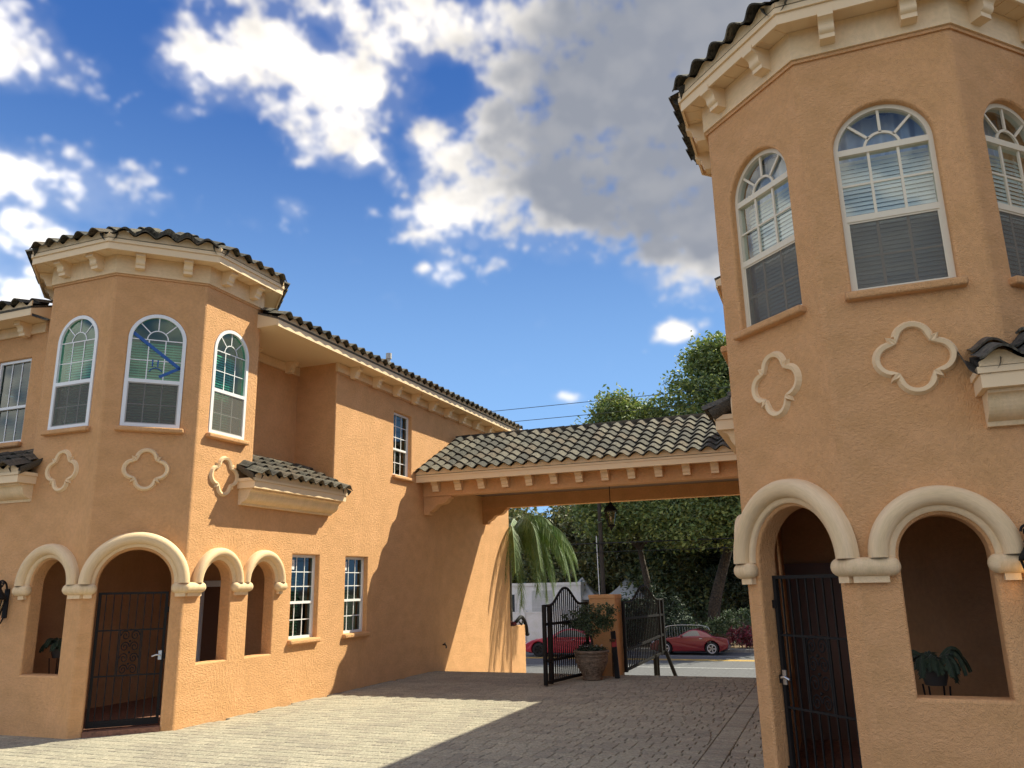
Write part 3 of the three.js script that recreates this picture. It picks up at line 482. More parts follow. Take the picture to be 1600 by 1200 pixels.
  if (st.tape) {
    const k = (W.n0 ?? -0.03) - 0.045 + 0.014, strip = (a, b, w, name = 'blue_tape') => { const L = Math.hypot(b[0] - a[0], b[1] - a[1]), g = new THREE.BoxGeometry(L, w, 0.002); g.rotateZ(Math.atan2(b[1] - a[1], b[0] - a[0])); g.translate((a[0] + b[0]) / 2, (a[1] + b[1]) / 2, k); mesh(name, B.geo(g), M.tape, wb); };
    strip([0.34, 6.45], [1.13, 5.86], 0.055); strip([1.135, 5.875], [0.81, 5.69], 0.05);
    strip([0.69, 5.99], [0.69, 5.87], 0.022, 'drawn_eye'); strip([0.775, 5.985], [0.775, 5.865], 0.022, 'drawn_eye');
    mesh('drawn_mouth', B.geo(tube([V(0.645, 5.775, k), V(0.69, 5.825, k), V(0.745, 5.84, k), V(0.80, 5.825, k), V(0.85, 5.785, k)], 0.009, 16, 5)), M.tape, wb);
  }
  archWindow(H, C, SD / 2, { ...W, ...(st.winC ?? {}) });
  if (st.win3) archWindow(H, E1, E1.L / 2, W);
  {
    sashWindow(H, C, gw[0][0], 0.90, 1.17, 2.79, 1.86, 3, 2, { sticker: true }); sashWindow(H, C, gw[1][0], 0.90, 1.17, 2.79, 1.86, 3, 2, { sticker: true });
    sashWindow(H, C, 7.21, 0.92, 4.84, 6.46, 5.52, 3, 2);
  }
  if (rw) sashWindow(H, RA, rw, 0.88, 4.82, 6.42, 5.5, 1, 1, { n0: -0.05 });
  // --- tower cornice: frieze, soffit boards, fascia in two steps, corbels
  const eA = (st.eaveR ?? 2.33) * Math.cos(Math.PI / 8);
  mesh('frieze', octRing(AP - 0.05, AP + 0.045, 7.47, 7.80, cx, cz), M.trim, H);
  mesh('frieze_bead', octRing(AP - 0.05, AP + 0.022, 7.43, 7.468, cx, cz), M.stucco, H);
  mesh('soffit', octRing(AP - 0.1, eA - 0.03, 7.805, 7.83, cx, cz), M.wood, H);
  const fas = mesh('fascia', octRing(eA - 0.028, eA, 7.765, 7.885, cx, cz), M.wood, H);
  mesh('drip_board', octRing(eA - 0.04, eA + 0.025, 7.887, 7.955, cx, cz), M.wood, H);
  const grooves = [];
  for (const f of [A, B, C, E1]) {
    const base = f === A ? aL - SD : 0, len = SD;
    for (const q of [0.24, 0.76]) corbel(H, f, base + len * q, 7.80, 0.044);
  }
  { // soffit grooves: thin recessed dark joints as separate laths
    const n = 7; for (const f of [A, B, C, E1]) { const base = f === A ? aL - SD : 0; for (let k = 0; k <= n; k++) { const u = f.u(base + SD * k / n); mesh('soffit_batten', f.geo(box(u - 0.006, u + 0.006, 7.797, 7.806, 0.05, eA - AP - 0.035)), M.wood, H); } }
  }
  // --- tower roof
  const pitch = 0.46, eaveY = 7.96, apY = eaveY + (eA + 0.03) * Math.tan(pitch);
  const roof = mesh('tower_roof', (() => { const g = new THREE.ConeGeometry((eA + 0.03) / Math.cos(Math.PI / 8), apY - eaveY, 8, 1); g.rotateY(Math.PI / 8); g.translate(cx, eaveY + (apY - eaveY) / 2 - 0.01, cz); return g; })(), M.deck, H);
  for (const f of [A, B, C, E1, E2]) {
    const base = f === A ? aL - SD : 0, mid = f.at(base + SD / 2, eaveY + 0.02, eA - AP + 0.075), half = (eA + 0.075) * Math.tan(Math.PI / 8), U = f.U.clone();
    const o = mid.clone().addScaledVector(U, -half), len = half * 2, u0 = ((len / TW) % 1) * TW / 2;
    const slant = (eA + 0.075) / Math.cos(pitch);
    tileSlope(roof, o, U, f.N, pitch, len, 6, (u, v) => Math.abs(u - half) < half * (1 - v / slant) - 0.02, u0 - (Math.floor(len / TW + 0.35 - u0 / TW) > len / TW ? TW / 2 : 0));
    mesh('eave_closure', (() => { const g = closure(len - 0.06, 0.03, u0 - 0.03); g.applyMatrix4(new THREE.Matrix4().makeBasis(U, V(0, 1, 0), f.N).setPosition(o.clone().addScaledVector(U, 0.03).addScaledVector(f.N, -0.06).add(V(0, 0.02, 0)))); return g; })(), M.trim, H);
  }
  const apex = V(cx, apY + 0.09, cz);
  for (const k of (m > 0 ? [0, 1, 2, 7] : [3, 2, 1, 4])) { const t = Math.PI / 8 + k * Math.PI / 4, r = (eA + 0.04) / Math.cos(Math.PI / 8); caps(roof, V(cx + r * Math.cos(t), eaveY + 0.075, cz + r * Math.sin(t)), apex); }
  // --- wing eave along the drive
  const eo = 0.5, wy = 7.03, z0 = m > 0 ? -SD + 0.1 : -4.3;
  const WE = F([0, z0], [0, zEnd - 0.1]);
  mesh('wing_fascia', WE.geo(box(0, WE.L, wy, wy + 0.15, eo - 0.03, eo)), M.wood, H);
  mesh('wing_soffit', WE.geo(box(0, WE.L, wy + 0.03, wy + 0.05, -1.3, eo - 0.031)), M.wood, H);
  const fr = F([0, -4.15], [0, zEnd]); mesh('wing_frieze', fr.geo(box(-0.03 * (m > 0 ? 1 : 0), fr.L, 6.86, 7.05, -0.02, 0.045)), M.trim, H);
  mesh('wing_frieze_bead', fr.geo(box(0, fr.L, 6.815, 6.858, -0.02, 0.025)), M.stucco, H);
  mesh('recess_frieze', RC.geo(box(-0.5, RC.L, 6.86, 7.05, -0.02, 0.045)), M.trim, H);
  if (m > 0) { for (let k = 0; k < 11; k++) corbel(H, fr, 0.55 + k * 0.98, 7.055, 0.044); for (const u of [0.35, 1.6]) corbel(H, RC, u, 7.055, 0.044); }
  const wr = 0.33, wlen = WE.L, deckTop = 1.0;
  const endBoard = (f, u, dep, n1) => { const s = new THREE.Shape([[-0.05, wy + 0.051], [n1 - 0.032, wy + 0.051], [n1 - 0.032, wy + 0.16], [-0.05, wy + 0.16 + (n1 + 0.02) * Math.tan(wr)]].map((p) => new THREE.Vector2(...p))); const g = new THREE.ExtrudeGeometry(s, { depth: 0.03, bevelEnabled: false }); g.rotateY(-Math.PI / 2); g.translate(u, 0, 0); mesh('eave_end', f.geo(g), M.wood, H); };
  endBoard(WE, m > 0 ? 0.03 : WE.L, 0, eo);
  const wroof = mesh('wing_roof', (() => { const g = new THREE.BoxGeometry(wlen, 0.04, deckTop / Math.cos(wr) + 3); g.translate(wlen / 2, -0.02, -(deckTop / Math.cos(wr) + 3) / 2); g.rotateX(wr); g.translate(0, wy + 0.17, eo + 0.02); return WE.geo(metreUV(g)); })(), M.deck, H);
  if (m > 0) {
    const o = WE.at(m > 0 ? 0 : WE.L, wy + 0.185, eo + 0.06); tileSlope(wroof, o, WE.U.clone(), WE.N, wr, wlen, 2);
    mesh('eave_closure', WE.geo((() => { const g = closure(wlen, 0.03); g.translate(0, wy + 0.18, eo); return g; })()), M.trim, H);
    const p1 = mesh('vent_pipe', merge(bar([-1.27, 8.0, -8.6], [-1.27, 8.52, -8.6], 0.05, 10), bar([-1.27, 8.46, -8.6], [-1.27, 8.62, -8.6], 0.085, 10)), M.plaster, H); p1.userData.label = 'grey vent pipe with cap on the tile roof';
    const vb = new RoundedBoxGeometry(0.26, 0.09, 0.42, 2, 0.03); vb.rotateZ(-0.33); vb.translate(0.06, 7.46, -2.55); mesh('roof_vent', vb, M.white, H);
  }
  // --- recess eave towards the court
  const CE = F([-6.6, recZ], [-3.574 + recZ * 0.2, recZ]);
  mesh('court_fascia', CE.geo(box(0, CE.L + 0.35, wy, wy + 0.15, 0.46, 0.49)), M.wood, H);
  mesh('court_soffit', CE.geo(box(0, CE.L + 0.2, wy + 0.03, wy + 0.05, -0.1, 0.459)), M.wood, H);
  mesh('court_frieze', CE.geo(box(0, CE.L + 0.2, 6.86, 7.05, -0.02, 0.045)), M.trim, H);
  for (const u of [CE.L - 0.25, CE.L - 1.2]) corbel(H, CE, u, 7.055, 0.044);
  endBoard(CE, m > 0 ? CE.L + 0.35 : 0.03, 0, 0.49);
  const cr = mesh('court_roof', (() => { const L = CE.L + 0.35, g = new THREE.BoxGeometry(L, 0.04, 3.4); g.translate(L / 2, -0.02, -1.7); g.rotateX(wr); g.translate(0, wy + 0.17, 0.51); return CE.geo(metreUV(g)); })(), M.deck, H);
  { const L = CE.L + 0.35, o = CE.at(m > 0 ? 0 : CE.L, wy + 0.185, 0.55); tileSlope(cr, o, CE.U.clone(), CE.N, wr, L, 2); mesh('eave_closure', CE.geo((() => { const g = closure(L, 0.03); g.translate(0, wy + 0.18, 0.49); return g; })()), M.trim, H); }
  // --- pent roofs over the ground-floor recesses: moulded cornice, fascia, tiles
  const pent = (f, u0, u1, depth, yy, oh = 0.5) => { const k = oh - 0.5;
    const L = u1 - u0, a = Math.min(f.u(u0), f.u(u1)), prof = new THREE.Shape(); prof.moveTo(-0.05, 3.62); prof.lineTo(0.16 + k, 3.62); prof.lineTo(0.17 + k, 3.66); prof.quadraticCurveTo(0.30 + k, 3.69, 0.33 + k, 3.80); prof.quadraticCurveTo(0.34 + k, 3.87, 0.40 + k, 3.875); prof.lineTo(0.40 + k, 3.905); prof.lineTo(-0.05, 3.905); prof.lineTo(-0.05, 3.62);
    const cg = new THREE.ExtrudeGeometry(prof, { depth: L - 0.1, bevelEnabled: false, curveSegments: 6 }); cg.rotateY(-Math.PI / 2); cg.translate(a + L - 0.05, yy, 0); mesh('pent_cornice', f.geo(cg), M.trim, H);
    mesh('pent_fascia', f.geo(merge(box(a, a + L, 3.907 + yy, 4.03 + yy, -0.1, 0.48 + k), box(a - 0.02, a + L + 0.02, 4.032 + yy, 4.09 + yy, -0.1, 0.50 + k))), M.wood, H);
    const pp = 0.42, sl = (depth + 0.5 + k) / Math.cos(pp);
    const pr = mesh('pent_roof', f.geo((() => { const g = new THREE.BoxGeometry(L, 0.03, sl); g.translate(a + L / 2, -0.015, -sl / 2); g.rotateX(pp); g.translate(0, 4.10 + yy, 0.5 + k); return metreUV(g); })()), M.deck, H);
    const lo = V(a, 4.11 + yy, 0.56 + k).applyMatrix4(f.mat); tileSlope(pr, lo, f.U.clone(), f.N, pp, L, Math.round(sl / 0.355));
    mesh('eave_closure', f.geo((() => { const g = closure(L, 0.03); g.translate(a, 4.115 + yy, 0.5 + k); return g; })()), M.trim, H);
    for (const e of [a + 0.03, a + L - 0.03]) caps(pr, V(e, 4.165 + yy, 0.52 + k).applyMatrix4(f.mat), V(e, 4.165 + yy + (0.48 + k) * Math.tan(pp), 0.04).applyMatrix4(f.mat), [tileDark]);
  };
  pent(C, st.pentC?.[0] ?? 1.10, 4.08, DG, 0, st.pentC?.[1] ?? 0.41);
  pent(A, 0.2, aL - SD + (st.pentOver ?? 0.16), DG - recZ, st.pentDy ?? 0, st.pentOh ?? 0.36);
  return H;
}
const winL = { frame: M.white, glass: M.glassTeal, muntin: M.white, bw: 0.0085, n0: 0.008, fw: 0.06, blind: true, screenFrame: M.plaster };
const winR = { frame: M.cream, glass: M.glass, muntin: M.cream, bw: 0.013, n0: -0.075, fw: 0.045, mn: 0.006, mt: 0.02, blind: true, curtain: true, transom: true, tilt: 1.22 };
buildHouse('stucco_house', 'orange stucco house with turret, lit side wall with windows, left of the covered drive', [-9.93, 0, -10.6], 1, { win: winL, tape: true, winC: { gap: 0.14 }, recZ: 0.5, recWin: 2.55 });
buildHouse('stucco_house', 'orange stucco house with turret in shade, right of the covered drive, nearest the camera', [-0.87, 0, -9.1], -1, { win: winR, win3: true, winB: { curtainLow: 5.3 }, recZ: 0.07, eaveR: 2.24, dy: 0.03, nicheHW: 0.36, nicheY: 1.1, pentDy: -0.24, pentOh: 0.4, pentOver: 0.30, pentC: [0.82, 0.31] });

// ---------------------------------------------------------------- covered gateway between the houses
{
  const G = thing('covered_gateway', 'tile-roofed beam canopy spanning the drive between the two orange houses', 'canopy', [-5.4, 0, -21.07]);
  const x0 = -4.53, x1 = 4.53;
  for (const s of [1, -1]) {
    mesh('beam', box(x0 + 0.003, x1 - 0.003, 4.43, 4.93, s * 2.12, s * 1.82), M.stucco, G);
    mesh('fascia', merge(box(x0 + 0.003, x1 - 0.003, 4.76, 4.89, s * 2.50, s * 2.53), box(x0 + 0.003, x1 - 0.003, 4.892, 4.955, s * 2.47, s * 2.55)), M.wood, G);
    mesh('eave_soffit', box(x0 + 0.003, x1 - 0.003, 4.79, 4.81, s * 2.122, s * 2.498), M.wood, G);
  }
  mesh('ceiling', box(x0 + 0.003, x1 - 0.003, 4.80, 4.83, -1.818, 1.818), M.ceilingShaded, G);
  const ff = new Face([x0, 2.12], [x1, 2.12]);
  for (let k = 0; k < 14; k++) corbel(G, ff, 0.42 + k * 0.655, 4.788, 0.001, corbelSmall);
  const bs = new THREE.Shape(); bs.moveTo(0, 0); bs.lineTo(0.80, 0); bs.lineTo(0.80, -0.05); bs.lineTo(0.73, -0.07); bs.quadraticCurveTo(0.66, -0.20, 0.50, -0.21); bs.quadraticCurveTo(0.38, -0.21, 0.34, -0.29); bs.quadraticCurveTo(0.26, -0.36, 0.17, -0.39); bs.lineTo(0.17, -0.47); bs.lineTo(0, -0.47); bs.lineTo(0, 0);
  for (const s of [1, -1]) for (const e of [1, -1]) { const g = new THREE.ExtrudeGeometry(bs, { depth: 0.22, bevelEnabled: false, curveSegments: 8 }); if (e < 0) g.rotateY(Math.PI).translate(0, 0, 0.22); g.translate(e > 0 ? x0 + 0.003 : x1 - 0.003, 4.428, s > 0 ? 1.86 : -2.08); mesh('bracket', g, M.stucco, G); }
  const pitch = 0.468, rise = 6.27;
  const sl = 2.58 / Math.cos(pitch);
  for (const s of [1, -1]) {
    const g = new THREE.BoxGeometry(x1 - x0 - 0.006, 0.03, sl); g.translate(0, -0.02, -sl / 2); g.rotateX(pitch); g.translate(0, 4.975, 2.57); if (s < 0) g.rotateY(Math.PI); metreUV(g);
    const roof = mesh('roof', g, M.deck, G);
    if (s > 0) { tileSlope(roof, V(x0 + 0.01, 4.985, 2.63), V(1, 0, 0), V(0, 0, 1), pitch, x1 - x0, 8); mesh('eave_closure', closure(x1 - x0 - 0.01, 0.03).translate(x0 + 0.01, 4.985, 2.57), M.trim, G); }
    else { const gs = []; for (let r = 0; r < 8; r++) for (let i = 0; i < 27; i++) { const t = tiles[i % 3].clone(); t.rotateX(pitch); t.translate(x0 + (i + 0.5) * TW, 4.985 + r * 0.355 * Math.sin(pitch), 2.63 - r * 0.355 * Math.cos(pitch)); t.rotateY(Math.PI); gs.push(t); } const b = mesh('rear_tile_field', mergeGeometries(gs), tileMats[1], roof); b.userData.kind = 'stuff'; }
  }
  caps(G.children.find((c) => c.name === 'roof'), V(x0 + 0.05, rise + 0.125, 0), V(x1 - 0.1, rise + 0.125, 0));
}
// lantern hung under the canopy
function lanternBody(L, y, r, h, glass, lit) { // tapered six-sided body hanging from y
  const gs = []; for (let k = 0; k < 6; k++) { const a = k * Math.PI / 3; gs.push(bar([r * Math.cos(a), y, r * Math.sin(a)], [r * 0.55 * Math.cos(a), y - h, r * 0.55 * Math.sin(a)], 0.011, 5)); }
  mesh('cage', merge(gs), M.iron, L);
  const roof = new THREE.LatheGeometry([[0.001, 0.24], [0.05, 0.23], [0.055, 0.17], [r * 0.62, 0.13], [r * 1.12, 0.03], [r * 1.15, 0], [0.001, 0]].map((p) => new THREE.Vector2(...p)), 12); roof.translate(0, y, 0); mesh('cap', roof, M.iron, L);
  const base = new THREE.LatheGeometry([[0.001, 0.02], [r * 0.62, 0.02], [r * 0.62, -0.02], [0.04, -0.05], [0.03, -0.1], [0.001, -0.14]].map((p) => new THREE.Vector2(...p)), 10); base.translate(0, y - h, 0); mesh('base', base, M.iron, L);
  const gl = new THREE.CylinderGeometry(r * 0.94, r * 0.5, h - 0.02, 6, 1, true); gl.rotateY(Math.PI / 6); gl.translate(0, y - h / 2, 0); mesh('glass', gl, glass, L);
  const b = new THREE.LatheGeometry([[0.001, 0.06], [0.02, 0.045], [0.026, 0.01], [0.016, -0.03], [0.013, -0.09], [0.001, -0.09]].map((p) => new THREE.Vector2(...p)), 8); b.translate(0, y - h * 0.5, 0); mesh('bulb', b, lit ? M.lamp : M.bulb, L);
}
{
  const L = thing('hanging_lantern', 'black lantern hanging on a rod under the canopy', 'lantern', [-5.38, 3.5, -21.0]);
  lanternBody(L, 0.48, 0.165, 0.38, M.amber, false);
  mesh('rod', merge(bar([0, 0.70, 0], [0, 1.29, 0], 0.012), bar([0, 1.27, 0], [0, 1.30, 0], 0.06, 10)), M.iron, L);
}
function wallLantern(label, x, y, z, lit) {
  const L = thing('wall_lantern', label, 'lantern', [x, y, z], 'lanterns beside the porch arches');
  const B = new THREE.Group(); lanternBody(L, 0.0, 0.125, 0.26, M.amber, lit);
  const sc = []; for (const s of [1, -1]) { const p = []; for (let t = 0; t <= 18; t++) { const a = t / 18 * 3.6 * Math.PI, q = 0.06 * (1 - t / 24); p.push(V(s * 0.03 + q * Math.cos(a) * s, 0.22 + q * Math.sin(a) + 0.02, -0.03)); } sc.push(tube(p, 0.011, 26, 5)); }
  sc.push(tube([[0, 0.2, 0], [0, 0.30, -0.04], [0, 0.27, -0.12], [0, 0.12, -0.17]], 0.014, 14, 6), tube([[0, -0.36, 0], [0, -0.42, -0.04], [0.02, -0.38, -0.09], [0, -0.28, -0.16]], 0.012, 14, 6));
  mesh('scroll_bracket', merge(sc), M.iron, L);
  const bp = new RoundedBoxGeometry(0.11, 0.46, 0.02, 2, 0.008); bp.translate(0, -0.06, -0.17); mesh('back_plate', bp, M.iron, L);
  if (lit) { const p = new THREE.PointLight(RGB(1, 0.68, 0.34), 0.03, 0, 2); p.position.set(0, -0.12, 0); p.castShadow = true; L.add(p); }
}
wallLantern('black scrolled wall lantern, unlit, at the left edge beside the niche arch', -12.62, 2.04, -9.37, false);
wallLantern('black scrolled wall lantern, glowing, at the right edge beside the near house arch', 1.585, 2.22, -7.87, true);

// ---------------------------------------------------------------- foliage
function leafGeo(points, R, size, aspect, tint, droop = 0) { // one small folded blade at each point
  const n = points.length, pos = new Float32Array(n * 12), col = new Float32Array(n * 12), idx = new Uint32Array(n * 6), u = V(0, 0, 0), v = V(0, 0, 0), w = V(0, 0, 0);
  for (let i = 0; i < n; i++) {
    const s = size * (0.65 + R() * 0.8); u.set(R() - 0.5, (R() - 0.5) * 0.8 - droop, R() - 0.5).normalize(); v.set(R() - 0.5, R() * 0.9, R() - 0.5).cross(u).normalize(); w.copy(u).cross(v).multiplyScalar(s * 0.12);
    const p = points[i], q = [[0, 0, 0], [0.5, 0.5, 1], [1, 0, 0], [0.5, -0.5, 1]];
    q.forEach(([a, b, f], k) => { const o = i * 12 + k * 3; pos[o] = p[0] + u.x * a * s + v.x * b * s * aspect + w.x * f; pos[o + 1] = p[1] + u.y * a * s + v.y * b * s * aspect + w.y * f; pos[o + 2] = p[2] + u.z * a * s + v.z * b * s * aspect + w.z * f; });
    const t = R(), h = R(), c = h < tint.young ? tint.b : tint.a; for (let k = 0; k < 4; k++) for (let j = 0; j < 3; j++) col[i * 12 + k * 3 + j] = c[j] * (0.75 + 0.5 * t);
    idx.set([i * 4, i * 4 + 1, i * 4 + 2, i * 4, i * 4 + 2, i * 4 + 3], i * 6);
  }
  const g = new THREE.BufferGeometry(); g.setAttribute('position', new THREE.BufferAttribute(pos, 3)); g.setAttribute('color', new THREE.BufferAttribute(col, 3)); g.setIndex(new THREE.BufferAttribute(idx, 1)); g.computeVertexNormals(); return g;
}
const foliage = leafMat([1, 1, 1]);
const TINT = { oak: { a: [0.15, 0.22, 0.05], b: [0.32, 0.36, 0.08], young: 0.4 }, far: { a: [0.09, 0.14, 0.05], b: [0.19, 0.20, 0.055], young: 0.3 }, olive: { a: [0.11, 0.14, 0.04], b: [0.23, 0.21, 0.055], young: 0.4 }, dark: { a: [0.035, 0.065, 0.025], b: [0.06, 0.09, 0.03], young: 0.15 }, glossy: { a: [0.055, 0.10, 0.03], b: [0.12, 0.16, 0.06], young: 0.25 }, ti: { a: [0.25, 0.02, 0.045], b: [0.10, 0.03, 0.03], young: 0.4 }, palm: { a: [0.10, 0.19, 0.035], b: [0.20, 0.28, 0.06], young: 0.4 } };
// clumps: a big lobe is filled with twig-sized sub-clumps so that gaps stay between them
function clumpPoints(lobes, R, perLobe, twigs, twigR) {
  const P = []; for (const [x, y, z, rx, ry, rz] of lobes) for (let k = 0; k < twigs; k++) { let a, b, c, d; do { a = R() * 2 - 1; b = R() * 2 - 1; c = R() * 2 - 1; d = a * a + b * b + c * c; } while (d > 1 || d < 0.12); const cx = x + a * rx, cy = y + b * ry, cz = z + c * rz, tr = twigR * (0.5 + R()); for (let i = 0; i < perLobe; i++) { const g = () => (R() + R() + R() - 1.5) * tr; P.push([cx + g() * 1.2, cy + g() * 0.75, cz + g() * 1.2]); } } return P;
}
function tree(name, label, base, trunk, lobes, o) {
  const R = rng(o.seed), T = thing(name, label, 'tree', base, o.group), gs = [];
  const limb = (pts, r0, r1) => { const g = tube(pts, 1, 10, 7), p = g.attributes.position, c = new THREE.CatmullRomCurve3(pts.map((q) => (q.isVector3 ? q : V(...q)))); for (let i = 0; i <= 10; i++) { const ctr = c.getPointAt(i / 10), r = lerp(r0, r1, i / 10); for (let j = 0; j <= 7; j++) { const k = i * 8 + j; p.setXYZ(k, ctr.x + (p.getX(k) - ctr.x) * r, ctr.y + (p.getY(k) - ctr.y) * r, ctr.z + (p.getZ(k) - ctr.z) * r); } } return g; };
  gs.push(limb(trunk, o.r, o.r * 0.55));
  const top = V(...trunk[trunk.length - 1]);
  for (const l of lobes) { const e = V(l[0], l[1], l[2]), mid = top.clone().lerp(e, 0.5).add(V((R() - 0.5) * 1.2, -0.4 + R() * 0.6, (R() - 0.5) * 1.2)); gs.push(limb([top, mid, e], o.r * 0.5, 0.04)); }
  mesh('trunk', merge(gs), M.bark, T);
  mesh('crown', leafGeo(clumpPoints(lobes, R, o.per ?? 26, o.twigs ?? 60, o.twigR ?? 0.55), R, o.leaf ?? 0.26, 0.5, o.tint ?? TINT.oak), foliage, T);
  return T;
}
const FAR = 'trees across the road';
tree('oak_tree', 'big leaning oak behind the small red car, tallest crown above the canopy roof', [-6.9, -1.4, -50], [[0, 0, 0], [0.05, 1.8, 0], [0.75, 4.2, 0], [1.7, 6.8, 0]], [[0.2, 13.6, 1, 3.2, 2.6, 3], [3, 15.2, 0, 3.4, 2.8, 3], [-1.6, 11.4, 1.5, 2.6, 2.0, 2.4], [4.5, 11.5, 1, 3.4, 2.6, 3], [1.4, 9.0, 2, 3.2, 2.0, 2.6], [-0.6, 7.0, 2.6, 2.8, 1.5, 2.2], [3.6, 6.6, 2.4, 2.8, 1.6, 2.2], [1.6, 17.0, 0, 2.0, 1.4, 2]], { seed: 11, r: 0.42, group: FAR, twigs: 230, per: 34, leaf: 0.27, twigR: 0.6 });
tree('oak_tree', 'rounded oak left of the tallest tree, lower crown showing above the canopy ridge', [-10.6, -1.4, -49], [[0, 0, 0], [0.2, 2.4, 0], [-0.2, 5.5, 0.2]], [[-1.2, 13.4, 0, 1.7, 1.9, 1.7], [-2.6, 11.6, 0, 1.9, 1.8, 1.8], [0.9, 12.2, 0.5, 2.0, 1.7, 1.9], [-0.8, 10.2, 0.5, 3.0, 2.0, 2.4], [-1.2, 7.6, 1, 2.6, 1.6, 2.2], [1.8, 7.8, 1, 2.6, 1.8, 2.2]], { seed: 12, r: 0.3, group: FAR, twigs: 220, per: 32, leaf: 0.27, twigR: 0.6 });
[[-15.5, -56, 3.6, 9.4, TINT.olive, 'olive-green tree behind the utility pole'], [-18.6, -60, 3.6, 9.6, TINT.far, 'dull green tree behind the open-sided white marquees'], [-22.2, -58, 3.4, 9.2, TINT.olive, 'yellow-green tree behind the drooping palm fronds'], [-12.2, -58, 3.6, 9.6, TINT.dark, 'dark tree between the utility pole and the rounded oak'], [-26.5, -60, 3.6, 9.4, TINT.far, 'dull green tree behind the white house, mostly hidden by the lit wall'], [-8.6, -62, 3.6, 9.4, TINT.dark, 'dark tree beside the beige building behind the leaning oak'], [-5.2, -55, 3.2, 9.0, TINT.dark, 'added dark tree covering and shading the beige building'], [-9.9, -54, 3.0, 8.6, TINT.far, 'dull green tree behind the red coupe and its barrier']].forEach(([x, z, r, h, tint, label], i) => {  // the tree before the beige building is added to shade it
  const R = rng(60 + i), lobes = []; for (let k = 0; k < 8; k++) lobes.push([(R() - 0.5) * r * 1.4, h * (0.30 + 0.62 * k / 7), (R() - 0.5) * r, r * 0.62, r * 0.5, r * 0.6]);
  tree('broadleaf_tree', label, [x, -1.4, z], [[0, 0, 0], [0.2, h * 0.25, 0], [-0.1, h * 0.45, 0]], lobes, { seed: 70 + i, r: 0.22, group: FAR, twigs: 80, per: 28, leaf: 0.32, twigR: 0.6, tint });
});
function shrub(name, label, base, lobes, tint, o = {}) { const R = rng(o.seed ?? 3), S = thing(name, label, o.category ?? 'shrub', base, o.group), gs = []; for (const l of lobes) gs.push(bar([l[0] * 0.3, 0, l[2] * 0.3], [l[0], l[1], l[2]], 0.025, 5)); mesh('stems', merge(gs), M.bark, S); mesh('leaves', leafGeo(clumpPoints(lobes, R, o.per ?? 22, o.twigs ?? 40, o.twigR ?? 0.22), R, o.leaf ?? 0.16, o.aspect ?? 0.45, tint), foliage, S); return S; }
shrub('hedge_shrub', 'glossy green shrub at the right, behind the rear of the small red car', [-5.2, -1.37, -46.9], [[0, 1.2, 0, 1.3, 0.8, 0.6], [1.3, 1.3, 0, 1.2, 0.9, 0.6], [-0.9, 0.9, 0.1, 0.8, 0.6, 0.5]], TINT.glossy, { seed: 81, twigs: 50 });
shrub('ti_plant', 'red-leaved shrub at the foot of the glossy hedge', [-4.95, -1.37, -45.9], [[0, 0.65, 0, 0.6, 0.4, 0.3], [0.5, 0.5, 0.1, 0.45, 0.3, 0.3]], TINT.ti, { seed: 82, twigs: 18, leaf: 0.26, aspect: 0.22 });
[[-8.6, 1.5, 'low dark shrub behind the middle of the small red car'], [-10.3, 2.4, 'tall dark shrub behind the far gate leaf'], [-12.2, 2.0, 'dark shrub right of the utility pole base'], [-7.0, 1.2, 'low dark shrub at the foot of the leaning oak'], [-11.2, 3.0, 'tallest dark shrub, right of the gate pillar'], [-9.4, 3.2, 'tall dark shrub left of the barrier behind the red coupe']].forEach(([x, h, label], i) => shrub('dark_shrub', label, [x, -1.37, -47 - (i % 2)], [[0, h * 0.6, 0, 1.1, h * 0.45, 0.7], [0.7, h * 0.45, 0.2, 0.8, h * 0.4, 0.6], [-0.7, h * 0.5, 0, 0.8, h * 0.42, 0.6]], TINT.dark, { seed: 90 + i, group: 'shrubs under the far trees', twigs: 40, leaf: 0.2, twigR: 0.3 }));

